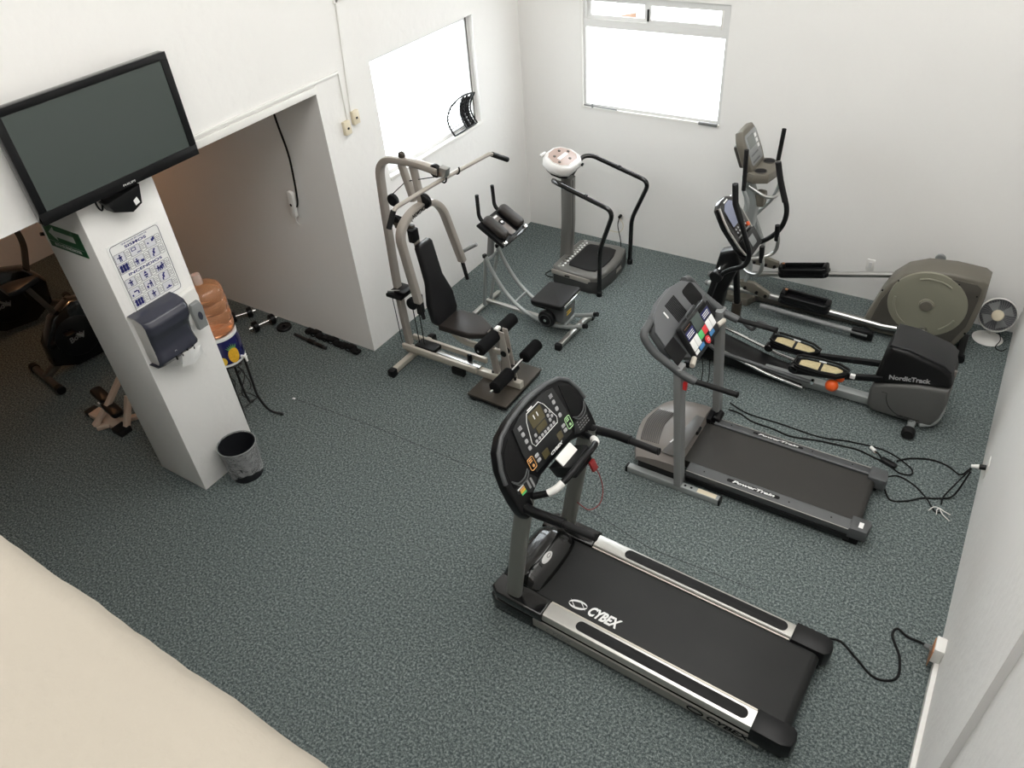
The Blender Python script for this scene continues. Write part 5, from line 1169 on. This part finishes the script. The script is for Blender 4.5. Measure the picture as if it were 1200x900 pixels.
cord([(4.73, -2.66, .08), (4.80, -2.70, z), (4.90, -2.66, z), (5.00, -2.57, z), (5.10, -2.52, z), (5.19, -2.46, .03), (5.24, -2.36, .22)], .007, T2)
cord([(5.238, -2.35, .24), (5.18, -2.42, .12), (5.13, -2.50, .02), (5.13, -2.57, z)], .006, T2)
WC = Vector((5.13, -2.62, 0))
for a, l in ((200, .09), (290, .12), (320, .08), (240, .07)): attach(MB().tube(spline([WC + Vector((0, 0, .012)), WC + Vector((l * .5 * math.cos(R(a)), l * .5 * math.sin(R(a)), .02)), WC + Vector((l * math.cos(R(a + 20)), l * math.sin(R(a + 20)), .008))]), .0035, 5).part('bare_wire', 'white_plastic'), T2)
JM = Matrix.Translation((4.68, -2.31, 0)) @ Matrix.Rotation(R(-20), 4, 'Z')
attach(MB().box((.03, 0, .02), (.13, .05, .035), .012, JM).part('plug_connector', 'black_plastic'), N)
attach(MB().cyl(JM @ Vector((-.16, .06, .015)), JM @ Vector((-.11, .04, .018)), .015, 10).part('plug', 'white_plastic'), N)
attach(MB().tube(spline([JM @ Vector(p) for p in ((-.11, .04, .018), (-.07, .03, .02), (-.03, .0, .02))]), .006, 6).part('power_lead', 'black_matte'), N)

# ---------------------------------------------------------------- machines in the dark under the mezzanine
def bike(name, lab, loc, rz):
    t = thing(name, lab, 'exercise bike', loc, rz)
    # local x: forward (towards the handlebar), y: lateral
    for x, w_ in ((0, .58), (1.0, .50)):
        f = MB().tube([(x, -w_ / 2, .045), (x, w_ / 2, .045)], .036, 12).part('stabilizer', 'brown_dark', t)
        for s in (-1, 1): MB().cyl((x, s * (w_ / 2 - .03), .045), (x, s * (w_ / 2 + .05), .045), .045, 14, bev=.008).part('end_cap', 'black_plastic', f)
    MB().bar(fillet([(0, 0, .06), (.30, 0, .22), (.72, 0, .22), (1.0, 0, .06)], .12), .07, .07, rad=.012).part('base_frame', 'brown_dark', t)
    sh = MB().prism([(.10, .16), (.30, .05), (.62, .05), (.84, .20), (.88, .45), (.74, .66), (.50, .72), (.28, .62), (.12, .40)], .17, M4((0, .085, 0), (1, 0, 0), (0, 0, 1)), .03).part('shroud', 'black_gloss', t)
    MB().lathe([(0, .01), (.20, .01), (.215, .0), (.215, -.01), (0, -.01)], 32, M4((.42, -.095, .36), (1, 0, 0), (0, 0, 1))).part('flywheel_cover', 'black_plastic', sh)
    tx = MB(); text(tx, 'Body', M4((.40, -.107, .36), (1, 0, .2), (-.2, 0, 1)), .08, .17, .2, .002); tx.part('lettering', 'dim_print', sh)
    MB().bar([(.36, 0, .60), (.22, 0, 1.02)], .05, .05, up=(0, 1, 0)).part('seat_post', 'brown_dark', t)
    MB().prism([(-.15, -.11), (-.05, -.12), (.16, -.03), (.17, .03), (-.05, .12), (-.15, .11)], .06, Matrix.Translation((.20, 0, 1.0)), .02).part('saddle', 'black_vinyl', t)
    MB().bar(fillet([(.74, 0, .55), (.86, 0, .90), (.84, 0, 1.28)], .1), .06, .06, up=(0, 1, 0)).part('handle_post', 'brown_dark', t)
    MB().tube(fillet([(.62, -.25, 1.30), (.86, -.25, 1.22), (.88, 0, 1.18), (.86, .25, 1.22), (.62, .25, 1.30)], .08), .018, 10).part('handlebar', 'black_plastic', t)
    MB().prism(rrect(.22, .16, .02), .05, M4((.82, 0, 1.34), (0, 1, 0), (.5, 0, .8)), .01).part('console', 'black_plastic', t)
    for s in (-1, 1):
        MB().bar([(.46, s * .10, .34), (.46 + s * .12, s * .11, .34 - s * .12)], .02, .025).part('crank', 'steel', t)
        MB().box((.46 + s * .12, s * .17, .34 - s * .12), (.10, .09, .03), .006).part('pedal', 'black_plastic', t)
    return t
bike('exercise_bike', 'dark exercise bike in the shade left of the pillar, its rear bar towards us', (-2.66, -4.97, 0), 82)
bike('exercise_bike', 'second dark exercise bike cut off by the left edge of the picture', (-4.05, -4.95, 0), 70)
# cream stepper foot with black pedals beside the pillar
t = thing('stepper', 'cream stepping machine with black pedals partly hidden behind the pillar', 'exercise machine', (-1.46, -5.02, 0))
MB().bb(-.30, .10, -.09, .03, .0, .05, .008).part('base_plate', 'cream_steel', t)
MB().bar([(-.06, -.16, .03), (.30, .36, .03)], .05, .045, rad=.006).part('base_beam', 'cream_steel', t)
MB().bar([(-.08, -.16, .05), (.0, .0, .22), (.12, .22, .52)], .045, .05, up=(1, 0, 0), rad=.006).part('link_arm', 'cream_steel', t)
MB().bar([(.20, -.02, .05), (.18, .12, .30)], .05, .05, up=(1, 0, 0), rad=.006).part('post', 'cream_steel', t)
for s, z in ((-1, .20), (1, .17)): MB().prism(rrect(.26, .11, .04), .05, M4((-.06 + s * .12, .02 - s * .03, z), (1, -.15, -.05), (.15, 1, 0)), .015).part('pedal', 'black_plastic', t)
MB().cyl((-.05, -.045, .25), (-.05, -.055, .25), .012, 8).part('bolt', 'white_print', t)
each('rubber_foot', 'rubber', t, [(.10, .24, -.12, .0, 0, .06), (-.36, -.30, -.09, .02, 0, .06)], None, .01)
